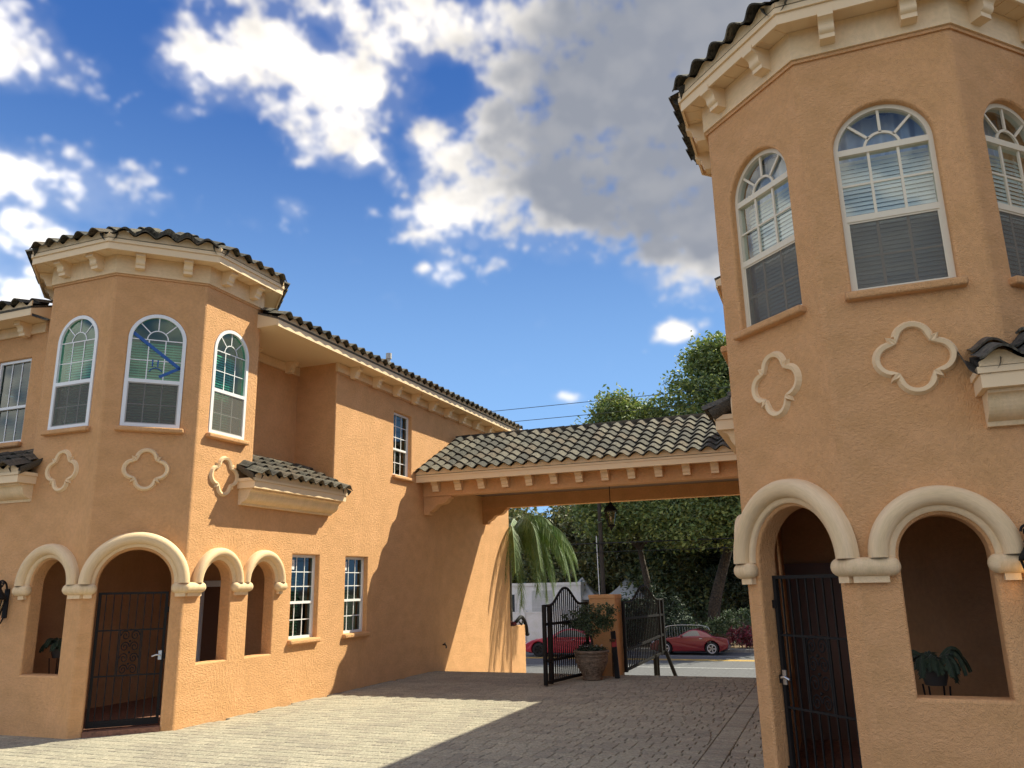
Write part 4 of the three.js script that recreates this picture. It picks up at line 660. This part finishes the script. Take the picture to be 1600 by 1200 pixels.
// palms: arching fronds with hanging leaflets
function frond(L, lift, droop, R, hang, width = 0.5, n = 120, tint = TINT.palm) { // grows along +x from the origin
  const pts = [], gs = []; for (let i = 0; i <= 12; i++) { const t = i / 12; pts.push(V(L * (t - 0.18 * droop * t * t * t), lift * Math.sin(t * 1.7) - droop * t * t * t * L * 0.62, 0)); }
  const c = new THREE.CatmullRomCurve3(pts), P = [], I = [], rach = new THREE.TubeGeometry(c, 14, 0.018, 4); P.push(...rach.attributes.position.array); I.push(...rach.index.array);
  for (let i = 2; i < n; i++) for (const s of [1, -1]) {
    const t = 0.1 + 0.9 * i / n, p = c.getPointAt(Math.min(0.999, t)), tg = c.getTangentAt(Math.min(0.999, t)), len = width * (0.55 + 0.6 * Math.sin(Math.PI * Math.min(1, t * 1.05))) * (0.8 + R() * 0.4);
    const d = V(tg.x * 0.5, tg.y * 0.5 - hang * (0.6 + 0.6 * R()), s * (0.9 - hang * 0.35) + (R() - 0.5) * 0.3).normalize(), e = d.clone().add(V(0, -hang * 0.9, 0)).normalize(), wv = tg.clone().multiplyScalar(0.011), b = P.length / 3;
    const a = p, m = p.clone().addScaledVector(d, len * 0.5), q = m.clone().addScaledVector(e, len * 0.6);
    for (const k of [a.clone().sub(wv), a.clone().add(wv), m.clone().sub(wv), m.clone().add(wv), q]) P.push(k.x, k.y, k.z); I.push(b, b + 1, b + 3, b, b + 3, b + 2, b + 2, b + 3, b + 4);
  }
  const g = new THREE.BufferGeometry(); g.setAttribute('position', new THREE.Float32BufferAttribute(P, 3)); g.setIndex(I); const q = g.toNonIndexed(); q.computeVertexNormals();
  const C = new Float32Array(q.attributes.position.count * 3); for (let i = 0; i < C.length; i += 9) { const k = R(), cc = k < tint.young ? tint.b : tint.a, f = 0.8 + R() * 0.4; for (let j = 0; j < 9; j++) C[i + j] = cc[j % 3] * f; } q.setAttribute('color', new THREE.BufferAttribute(C, 3)); return q;
}
function palm(name, label, base, h, r, fronds, seed) {
  const R = rng(seed), T = thing(name, label, 'palm tree', base, 'palms by the road');
  const g = new THREE.CylinderGeometry(r * 0.75, r, h, 10, 12); const p = g.attributes.position; for (let i = 0; i < p.count; i++) { const k = 1 + 0.05 * Math.sin(p.getY(i) * 16); p.setX(i, p.getX(i) * k); p.setZ(i, p.getZ(i) * k); } g.translate(0, h / 2, 0); mesh('trunk', g, M.palmBark, T);
  for (const [az, L, lift, droop, hang, width] of fronds) { const q = frond(L, lift, droop, R, hang, width); q.rotateY(az); q.translate(0, h, 0); mesh('frond', q, foliage, T); }
}
{ const R = rng(44), fr = []; for (let k = 0; k < 13; k++) fr.push([k * 0.485 + R() * 0.3, 2.1 + R() * 0.4, 0.95 + R() * 0.35, 0.75 + R() * 0.5, 0.9, 0.6]); for (const [az, d] of [[-0.35, 1.0], [0.1, 1.2], [0.45, 0.9], [-0.7, 1.1], [-1.1, 1.05], [0.8, 1.1], [-0.1, 0.75], [0.3, 1.35]]) fr.push([az, 2.75 + R() * 0.4, 0.85, d, 0.95, 0.62]); for (const [az, L, li, d] of [[0.6, 1.9, 1.1, 0.6], [1.2, 2.2, 1.0, 0.9], [-0.5, 1.8, 1.15, 0.7], [2.0, 2.2, 1.0, 0.9], [0.0, 2.3, 0.5, 1.4], [-0.6, 2.4, 0.45, 1.5], [-1.3, 2.2, 0.5, 1.3]]) fr.push([az, L, li, d, 0.9, 0.6]); for (const [az, d] of [[-0.2, 1.7], [-0.9, 1.8], [0.3, 1.6], [-1.6, 1.7]]) fr.push([az, 2.2, 0.25, d, 1.15, 0.66]);
  palm('queen_palm', 'palm with drooping feathery fronds past the end of the lit wall', [-10.45, -1.1, -26.25], 4.75, 0.15, fr, 45); }
{ const R = rng(46), fr = []; for (let k = 0; k < 14; k++) fr.push([k * 0.45 + R() * 0.2, 1.25, 0.75 - (k % 3) * 0.3, 0.5 + R() * 0.3, 0.25, 0.42]); palm('fan_palm', 'palm crown peeping over the far end of the tiled eave', [-13.6, -1.2, -33], 9.9, 0.16, fr, 47); }

// ---------------------------------------------------------------- things at the gateway
{
  const P = thing('gate_pillar', 'square orange stucco pillar between the two driveway gates', 'pillar', [-5.27, -0.1, -19.62]);
  mesh('shaft', (() => { const g = new RoundedBoxGeometry(0.64, 1.86, 0.62, 3, 0.02); g.translate(0, 0.93, 0); return metreUV(g); })(), M.stucco, P);
  mesh('pillar_cap', (() => { const g = new RoundedBoxGeometry(0.67, 0.10, 0.65, 3, 0.02); g.translate(0, 1.90, 0); return metreUV(g); })(), M.stucco, P);
  mesh('keypad', (() => { const g = new RoundedBoxGeometry(0.16, 0.13, 0.05, 2, 0.01); g.translate(0.2, 1.57, 0.33); return g; })(), M.iron, P);
}
function gateLeaf(label, hinge, end, b0, b1, legs) {
  const L = Math.hypot(end[0] - hinge[0], end[1] - hinge[1]), G = thing('driveway_gate', label, 'gate', [hinge[0], 0, hinge[1]], 'driveway gate leaves'); G.rotation.y = -Math.atan2(end[1] - hinge[1], end[0] - hinge[0]);
  const bot = (s) => lerp(b0, b1, s / L), top = (s) => 1.66 + 0.37 * sstep(0.16, 0.5, s / L) * (1 - sstep(0.52, 0.86, s / L));
  for (const [s, w] of [[0.03, 0.05], [L - 0.03, 0.05], [L - 0.30, 0.035]]) mesh('stile', box(s - w, s + w * 0.6, bot(s) - 0.02, top(s) + 0.02, -0.035, 0.035), M.iron, G);
  const rail = (y0, y1, r) => mesh('rail', (() => { const A = V(0, y0, 0), B = V(L, y1, 0); const g = new THREE.BoxGeometry(A.distanceTo(B), r * 2, 0.05); g.rotateZ(Math.atan2(y1 - y0, L)); g.translate(L / 2, (y0 + y1) / 2, 0); return g; })(), M.iron, G);
  rail(b0 + 0.03, b1 + 0.03, 0.03); rail(0.47 + b0, 0.47 + b1, 0.028); rail(1.27, 1.27, 0.028);
  mesh('top_rail', tube([...Array(17)].map((_, k) => V(L * k / 16, top(L * k / 16), 0)), 0.03, 40, 6), M.iron, G);
  const n = Math.round(L / 0.105); for (let k = 1; k < n; k++) { const s = L * k / n; mesh('bar', box(s - 0.011, s + 0.011, bot(s), top(s), -0.011, 0.011), M.iron, G); }
  for (const q of legs) mesh('leg', bar(q[0], q[1], q[2], 8), M.iron, G);
}
gateLeaf('black iron driveway gate leaf swung towards the courtyard, left of the pillar', [-5.66, -19.3], [-5.98, -17.05], 0.04, 0.04, []);
gateLeaf('black iron driveway gate leaf swung towards the road, right of the pillar', [-4.87, -19.75], [-4.40, -22.3], 0.06, 0.30, [[[1.85, 0.3, 0], [1.85, -0.34, 0], 0.055], [[2.05, 0.3, 0], [2.05, -0.36, 0], 0.028], [[2.5, 0.34, 0.05], [2.5, -0.45, 0.34], 0.055]]);
{
  const P = thing('potted_topiary', 'clipped leafy bush in a large weathered terracotta urn beside the gate', 'potted plant', [-5.35, 0, -18.5]);
  const prof = [[0.001, 0], [0.215, 0], [0.225, 0.03], [0.21, 0.06], [0.23, 0.12], [0.31, 0.26], [0.365, 0.40], [0.375, 0.47], [0.36, 0.49], [0.385, 0.51], [0.385, 0.545], [0.37, 0.56], [0.41, 0.59], [0.415, 0.625], [0.395, 0.645], [0.355, 0.64], [0.345, 0.58], [0.001, 0.57]].map((p) => new THREE.Vector2(...p));
  const pot = mesh('pot', new THREE.LatheGeometry(prof, 32), M.terracotta, P);
  const sw = []; for (let k = 0; k < 6; k++) { const a = k * Math.PI / 3, b = a + Math.PI / 3, p = []; for (let i = 0; i <= 8; i++) { const t = i / 8, an = lerp(a, b, t), y = 0.43 - 0.14 * Math.sin(Math.PI * t), r = 0.355 - 0.07 * Math.sin(Math.PI * t); p.push(V(r * Math.cos(an), y, r * Math.sin(an))); } sw.push(tube(p, 0.024, 14, 6)); }
  mesh('swag', merge(sw), M.terracotta, pot);
  mesh('soil', new THREE.CylinderGeometry(0.34, 0.34, 0.03, 20).translate(0, 0.585, 0), M.soil, P);
  mesh('trunk', merge(tube([[0, 0.58, 0], [0.03, 0.8, 0.01], [-0.01, 1.0, 0], [0.02, 1.25, 0]], 0.03, 12, 7), bar([0.01, 0.95, 0], [-0.22, 1.3, 0.05], 0.016), bar([0.01, 1.0, 0], [0.25, 1.4, -0.03], 0.016)), M.bark, P);
  const R = rng(101); mesh('crown', leafGeo(clumpPoints([[-0.34, 1.27, 0.02, 0.30, 0.25, 0.28], [0.0, 1.16, 0.05, 0.32, 0.24, 0.28], [0.30, 1.47, 0, 0.32, 0.24, 0.26], [0.0, 1.45, 0, 0.28, 0.20, 0.24], [0.34, 1.24, 0, 0.22, 0.18, 0.2]], R, 14, 50, 0.065), R, 0.055, 0.5, TINT.glossy), foliage, P);
  mesh('underplanting', leafGeo(clumpPoints([[-0.05, 0.64, 0.02, 0.28, 0.06, 0.26], [0.18, 0.66, 0.05, 0.15, 0.08, 0.15]], R, 12, 22, 0.05), R, 0.07, 0.5, TINT.dark), foliage, P);
  const fl = []; for (let k = 0; k < 9; k++) { const a = R() * 6.28, r = 0.12 + R() * 0.18, g = new THREE.ConeGeometry(0.025, 0.02, 6); g.rotateX(Math.PI); g.translate(r * Math.cos(a), 0.71 + R() * 0.03, r * Math.sin(a)); fl.push(g); } mesh('blossom', merge(fl), M.sticker, P);
}
{ // striped plank leaning on the pillar
  const K = thing('leaning_plank', 'black plank with a red band leaning against the gate pillar', 'plank', [-4.86, 0.0, -18.86]); K.rotation.set(-0.395, 0, 0.15);
  mesh('board', box(-0.055, 0.055, 0.006, 0.72, -0.025, 0.025), M.iron, K); mesh('red_band', box(-0.056, 0.056, 0.722, 0.90, -0.026, 0.026), M.postRed, K); mesh('board_end', box(-0.055, 0.055, 0.902, 1.10, -0.025, 0.025), M.iron, K);
  const S = thing('wooden_stake', 'thin brown wooden stake standing between the urn and the leaning plank', 'stake', [-5.02, -0.02, -19.18]); mesh('shaft', box(-0.03, 0.03, 0, 0.86, -0.02, 0.02), M.timber, S); mesh('cross_piece', box(-0.06, 0.07, 0.80, 0.86, 0.021, 0.05), M.timber, S);
}
{ // low wall past the house end, ornament and flowers on it
  const Wl = thing('low_wall', 'low orange stucco wall running on from the end of the lit house wall', 'wall', [-10.05, -1.6, -25.78]);
  mesh('body', (() => { const g = new RoundedBoxGeometry(0.24, 2.42, 1.32, 3, 0.02); g.translate(0, 1.21, 0); return metreUV(g); })(), M.stucco, Wl);
  const O = thing('iron_ornament', 'black curled metal figure hanging over the end of the low orange wall', 'ornament', [-9.98, 0.82, -26.2]);
  mesh('body', merge(tube([[-0.1, 0.02, 0.45], [0, 0.18, 0.3], [0.02, 0.26, 0.08], [0.02, 0.18, -0.16], [0.06, -0.05, -0.30], [0.06, -0.26, -0.36]], 0.06, 24, 8), tube([[0, 0.1, 0.2], [0.05, 0.02, 0.1], [0.05, 0.12, 0.0]], 0.03, 10, 6)), M.iron, O);
  const hd = new THREE.SphereGeometry(0.085, 12, 9); hd.scale(0.9, 0.8, 1.2); hd.translate(0.06, -0.32, -0.40); mesh('head', hd, M.iron, O);
  shrub('potted_flowers', 'small red-leaved plant on top of the low orange wall', [-10.05, 0.80, -25.55], [[0, 0.07, 0, 0.1, 0.06, 0.26]], TINT.ti, { seed: 120, category: 'plant', twigs: 14, per: 14, leaf: 0.07, twigR: 0.05 });
  const B = thing('hose_tap', 'small dark hose tap low on the shaded part of the lit wall', 'tap', [-9.93, 0.55, -20.15]); mesh('spout', tube([[0, 0.06, 0], [0.07, 0.06, 0], [0.1, 0.02, 0], [0.1, -0.03, 0]], 0.02, 10, 7), M.brass, B); mesh('handle', bar([0.06, 0.1, -0.04], [0.06, 0.1, 0.04], 0.012).translate(0, 0, 0), M.brass, B); mesh('stem', bar([0.06, 0.06, 0], [0.06, 0.1, 0], 0.01), M.brass, B);
}
// ferns seen through the niches
function fern(label, base, potY, seed, s = 1) {
  const R = rng(seed), T = thing('potted_fern', label, 'potted plant', base, 'porch plants'); const leg = []; for (let k = 0; k < 4; k++) { const a = k * Math.PI / 2 + 0.6; leg.push(tube([[0.15 * Math.cos(a), 0, 0.15 * Math.sin(a)], [0.09 * Math.cos(a), potY * 0.5, 0.09 * Math.sin(a)], [0.13 * Math.cos(a), potY, 0.13 * Math.sin(a)]], 0.009, 10, 5)); } mesh('stand', merge(leg), M.iron, T);
  mesh('pot', new THREE.LatheGeometry([[0.001, 0], [0.09, 0], [0.13, 0.14], [0.14, 0.15], [0.12, 0.15], [0.001, 0.13]].map((p) => new THREE.Vector2(...p)), 16).translate(0, potY, 0), M.dark, T);
  const gs = []; for (let k = 0; k < 22; k++) { const q = frond((0.26 + R() * 0.12) * s, 0.16 + R() * 0.1, 0.7 + R() * 0.7, R, 0.2, 0.07, 26, TINT.dark); q.rotateY(k * 2.4); q.translate(0, potY + 0.14, 0); gs.push(q); }
  const m = mesh('fronds', mergeGeometries(gs), foliage, T);
}
fern('fern on an iron stand inside the niche of the nearest house', [0.78, 0.0, -8.85], 1.12, 131);
fern('fern seen through the niche arch at the far left', [-12.22, 0.0, -10.3], 1.08, 132);
shrub('ground_plant', 'small dark plant on the ground at the far left edge', [-12.9, -0.02, -9.2], [[0, 0.16, 0, 0.3, 0.13, 0.15]], TINT.dark, { seed: 140, category: 'plant', twigs: 24, leaf: 0.1, twigR: 0.08 });

// ---------------------------------------------------------------- across the road
function car(name, label, pos, st) {
  const C = thing(name, label, 'car', pos, 'red cars by the road'), r = st.r, wb = st.wb, W = st.w, s = new THREE.Shape();
  s.moveTo(-0.74, 0.24); s.lineTo(-r - 0.05, 0.2); s.absarc(0, r, r + 0.055, Math.PI + 0.42, -0.42, true); s.lineTo(wb - r - 0.05, 0.2); s.absarc(wb, r, r + 0.055, Math.PI + 0.42, -0.42, true); s.lineTo(st.rear[0][0] - 0.1, 0.27);
  for (const p of st.rear) s.lineTo(...p); s.splineThru(st.roof.map((p) => new THREE.Vector2(...p))); s.splineThru(st.hood.map((p) => new THREE.Vector2(...p)));
  const belt = st.belt, bend = (g) => { const p = g.attributes.position; for (let i = 0; i < p.count; i++) { const y = p.getY(i), x = p.getX(i); let k = 1; if (y > belt) k -= 0.42 * (y - belt); k -= 0.10 * Math.max(0, -x - 0.2) ** 1.5 + 0.10 * Math.max(0, x - wb - 0.2) ** 1.5; if (y < 0.45) k -= 0.1 * (0.45 - y); p.setZ(i, p.getZ(i) * k); } g.computeVertexNormals(); return g; };
  const body = mesh('body', bend((() => { const g = new THREE.ExtrudeGeometry(s, { depth: W - 0.12, bevelEnabled: true, bevelThickness: 0.06, bevelSize: 0.05, bevelOffset: -0.05, bevelSegments: 4, curveSegments: 14, steps: 4 }); g.translate(0, 0, -(W - 0.12) / 2); return g; })()), st.paint, C);
  for (const sd of [1, -1]) {
    const ws = new THREE.Shape(st.glass.map((p) => new THREE.Vector2(...p))); const g = new THREE.ExtrudeGeometry(ws, { depth: 0.012, bevelEnabled: false }); g.translate(0, 0, sd > 0 ? W / 2 - 0.002 : -W / 2 - 0.010); mesh('side_window', bend(g), M.carGlass, C);
    const hb = new RoundedBoxGeometry(0.15, 0.03, 0.03, 2, 0.01); hb.translate(st.handle[0], st.handle[1], sd * (W / 2 + 0.004)); mesh('door_handle', hb, M.rim, C);
    const mr = new RoundedBoxGeometry(0.12, 0.1, 0.16, 3, 0.04); mr.translate(st.mirror[0], st.mirror[1], sd * (W / 2 + 0.02)); mesh('mirror', mr, st.paint, C);
    const hl = new THREE.SphereGeometry(0.11, 12, 8); hl.scale(1.4, 0.7, 0.7); hl.translate(st.head[0], st.head[1], sd * (W / 2 - 0.22)); mesh('headlight', hl, M.lampClear, C);
    const tl = new THREE.SphereGeometry(0.10, 12, 8); tl.scale(1.3, 0.75, 1.0); tl.translate(st.tail[0], st.tail[1], sd * (W / 2 - 0.20)); mesh('tail_light', tl, M.lampRed, C);
    for (const wx of [0, wb]) {
      const wl = mesh('wheel', (() => { const t = new THREE.LatheGeometry([[r * 0.66, -0.1], [r * 0.92, -0.105], [r, -0.07], [r, 0.07], [r * 0.92, 0.105], [r * 0.66, 0.1]].map((p) => new THREE.Vector2(...p)), 28); t.rotateX(Math.PI / 2); t.translate(wx, r, sd * (W / 2 - 0.13)); return t; })(), M.tyre, C);
      const z = sd * (W / 2 - 0.045), gs = []; for (let k = 0; k < 10; k++) { const g = new THREE.BoxGeometry(r * 0.62, 0.028, 0.02); g.translate(r * 0.34, 0, 0); g.rotateZ(Math.floor(k / 2) * Math.PI * 0.4 + (k % 2 ? 0.16 : -0.16)); g.translate(wx, r, z); gs.push(g); }
      const ring = new THREE.TorusGeometry(r * 0.66, 0.022, 8, 28); ring.translate(wx, r, z); gs.push(ring); mesh('rim', merge(gs), st.rim, wl);
      const disc = new THREE.CylinderGeometry(r * 0.64, r * 0.64, 0.04, 20); disc.rotateX(Math.PI / 2); disc.translate(wx, r, sd * (W / 2 - 0.1)); mesh('brake_disc', disc, M.well, wl);
    }
  }
  for (const [p, q, nm] of [[st.ws[0], st.ws[1], 'windscreen'], [st.rw[0], st.rw[1], 'rear_window']]) { const L = Math.hypot(q[0] - p[0], q[1] - p[1]), g = new THREE.BoxGeometry(L, 0.012, W * 0.74); g.rotateZ(Math.atan2(q[1] - p[1], q[0] - p[0])); g.translate((p[0] + q[0]) / 2, (p[1] + q[1]) / 2 + 0.02, 0); mesh(nm, g, M.carGlass, C); }
  mesh('underbody', box(-0.6, wb + 0.6, 0.17, 0.42, -W * 0.36, W * 0.36), M.well, C);
}
car('small_red_car', 'small red two-seat coupe with silver wheels, paint darkened as shade, parked by the shrubs', [-8.40, -1.458, -43.35], { r: 0.315, wb: 2.33, w: 1.72, paint: M.carRed, rim: M.rim, belt: 0.86, rear: [[3.08, 0.30], [3.17, 0.52], [3.15, 0.74], [3.05, 0.83]], roof: [[2.75, 0.885], [2.42, 0.93], [2.02, 1.14], [1.62, 1.245], [1.30, 1.22], [0.98, 1.07], [0.68, 0.90]], hood: [[0.35, 0.85], [-0.1, 0.80], [-0.5, 0.68], [-0.74, 0.52], [-0.78, 0.36], [-0.74, 0.24]], glass: [[0.84, 0.90], [1.22, 1.13], [1.45, 1.175], [1.66, 1.16], [1.80, 0.94]], handle: [1.82, 0.80], mirror: [0.86, 0.93], head: [-0.56, 0.60], tail: [3.02, 0.70], ws: [[0.70, 0.91], [1.28, 1.205]], rw: [[1.78, 1.21], [2.38, 0.94]] });
car('red_coupe', 'bright red car behind the nearer driveway gate, facing left', [-14.55, -1.458, -41.45], { r: 0.34, wb: 2.65, w: 1.80, paint: M.carRose, rim: M.rimDark, belt: 0.92, rear: [[3.45, 0.32], [3.58, 0.6], [3.55, 0.86], [3.45, 0.98]], roof: [[3.1, 1.02], [2.7, 1.15], [2.1, 1.34], [1.6, 1.37], [1.2, 1.27], [0.62, 0.98]], hood: [[0.3, 0.93], [-0.15, 0.86], [-0.55, 0.72], [-0.84, 0.54], [-0.86, 0.36], [-0.74, 0.24]], glass: [[0.84, 0.97], [1.3, 1.24], [1.62, 1.305], [2.06, 1.28], [2.56, 1.06], [2.5, 0.98]], handle: [1.9, 0.86], mirror: [0.92, 1.0], head: [-0.62, 0.62], tail: [3.42, 0.82], ws: [[0.66, 0.99], [1.2, 1.27]], rw: [[2.2, 1.33], [2.72, 1.14]] });
{
  const Bh = thing('white_house', 'low white house across the road behind the palm fronds', 'house', [-20.5, -1.4, -54]);
  mesh('wall', box(-6, 4.9, 0, 3.45, -4, 2), M.houseWhite, Bh); mesh('coping', box(-6.05, 4.95, 3.452, 3.65, -4, 2.08), M.houseWhite, Bh);
  const gp = mesh('garage_door', box(1.5, 2.95, 0, 3.15, 2.002, 2.04), M.houseGrey, Bh); for (let k = 1; k < 6; k++) mesh('panel_joint', box(1.5, 2.95, k * 0.52, k * 0.52 + 0.02, 2.042, 2.05), M.houseWhite, gp);
  const w1 = mesh('window', box(-0.5, 0.35, 1.3, 3.0, 2.002, 2.06), M.houseWhite, Bh); mesh('pane', box(-0.42, 0.27, 1.38, 2.92, 2.062, 2.07), M.windowDark, w1);
  const Fw = thing('white_wall', 'white garden wall in front of the low white house', 'wall', [-18.9, -1.37, -49.6]); mesh('body', box(-2.3, 2.6, 0, 1.75, -0.1, 0.1), M.houseWhite, Fw); mesh('coping', box(-2.33, 2.63, 1.752, 1.83, -0.13, 0.13), M.houseWhite, Fw); for (const x of [-2.3, 0.2, 2.6]) mesh('pier', box(x - 0.16, x + 0.16, 0, 1.95, -0.17, 0.17), M.houseWhite, Fw);
  const Bb = thing('beige_building', 'beige building behind the leaning oak, tree shade put into its colour', 'building', [-3.4, -1.4, -62]); mesh('wall', box(-6.2, 9, 0, 9.5, -6, 3), M.houseBeigeShaded, Bb); mesh('eave', box(-6.6, 9.4, 9.502, 9.8, -6.4, 3.4), M.deck, Bb);
  for (const [x, y] of [[-3.5, 1.0], [-3.5, 5.2], [0.5, 1.0], [0.5, 5.2]]) { const w = mesh('window', box(x - 0.5, x + 0.5, y, y + 1.5, 3.002, 3.06), M.houseWhite, Bb); for (const k of [0, 1]) mesh('pane', box(x - 0.43, x + 0.43, y + 0.07 + k * 0.7, y + 0.73 + k * 0.7, 3.062, 3.07), M.windowDark, w); }
}
[[-15.9, 1.7, 'white pointed marquee roof seen left of the utility pole'], [-12.7, 1.8, 'white pointed marquee roof seen right of the utility pole, above the pillar']].forEach(([x, w, label], i) => {
  const T = thing('marquee', label, 'marquee', [x, -1.5, -53.5], 'white marquees'); const c = new THREE.ConeGeometry(w * 1.02, 1.25, 4, 6, true); c.rotateY(Math.PI / 4); const p = c.attributes.position; for (let k = 0; k < p.count; k++) { const t = (p.getY(k) + 0.625) / 1.25, f = 1 - 0.35 * t * (1 - t) * 2; p.setX(k, p.getX(k) * f); p.setZ(k, p.getZ(k) * f); } c.computeVertexNormals(); c.translate(0, 3.45, 0); mesh('roof', c, M.canvas, T);
  const h = w * 0.72; mesh('valance', merge(box(-h, h, 2.62, 2.83, h, h + 0.02), box(-h, h, 2.62, 2.83, -h - 0.02, -h), box(-h - 0.02, -h, 2.62, 2.83, -h, h), box(h, h + 0.02, 2.62, 2.83, -h, h)), M.canvas, T); for (const a of [-1, 1]) for (const b of [-1, 1]) mesh('post', bar([a * h * 0.97, 0, b * h * 0.97], [a * h * 0.97, 2.75, b * h * 0.97], 0.035), M.white, T);
});
{
  const P = thing('utility_pole', 'dark wooden utility pole rising behind the gate pillar', 'pole', [-12.5, -1.37, -46.2]); mesh('shaft', new THREE.CylinderGeometry(0.11, 0.15, 12.2, 12).translate(0, 6.1, 0), M.pole, P); mesh('cross_arm', box(-0.9, 0.9, 11.3, 11.42, 0.12, 0.22), M.pole, P); mesh('guard', bar([-0.16, 0, 0.16], [-0.24, 6.2, 0.1], 0.022), M.white, P);
  for (const x of [-0.8, 0.8, 0]) mesh('insulator', bar([x, 11.42, 0.17], [x, 11.6, 0.17], 0.04, 8), M.plaster, P);
  const wire = (label, y, z, sag, r) => { const pts = []; for (let k = 0; k <= 12; k++) { const t = k / 12; pts.push([lerp(-60, 40, t), y - sag * 4 * t * (1 - t), z]); } const w = mesh(numbered('overhead_wire'), tube(pts, r, 40, 5), M.wire, scene); w.userData = { label, category: 'wire', group: 'overhead wires' }; };
  wire('topmost overhead wire crossing the sky above the canopy roof', 13.4, -46, 0.5, 0.02); wire('second overhead wire in the sky, just below the topmost one', 12.6, -46, 0.5, 0.02); wire('upper thick cable seen under the canopy against the trees', 4.75, -46, 0.35, 0.035); wire('lower thin cable seen under the canopy against the trees', 4.3, -46, 0.4, 0.02);
  const Bf = thing('crowd_barrier', 'grey tubular barrier behind the small red car', 'barrier', [-7.7, -1.35, -45.1]); mesh('frame', tube([[-1.2, 0.05, 0], [-1.2, 1.0, 0], [-1.05, 1.14, 0], [1.05, 1.14, 0], [1.2, 1.0, 0], [1.2, 0.05, 0]], 0.02, 60, 6), M.steel, Bf); mesh('lower_rail', bar([-1.2, 0.25, 0], [1.2, 0.25, 0], 0.015), M.steel, Bf); for (let k = 1; k < 17; k++) mesh('bar', bar([-1.2 + k * 0.141, 0.25, 0], [-1.2 + k * 0.141, 1.13, 0], 0.008, 5), M.steel, Bf); for (const x of [-0.9, 0.9]) mesh('foot', box(x - 0.03, x + 0.03, 0, 0.05, -0.25, 0.25), M.steel, Bf);
}
renderer.render(scene, camera);
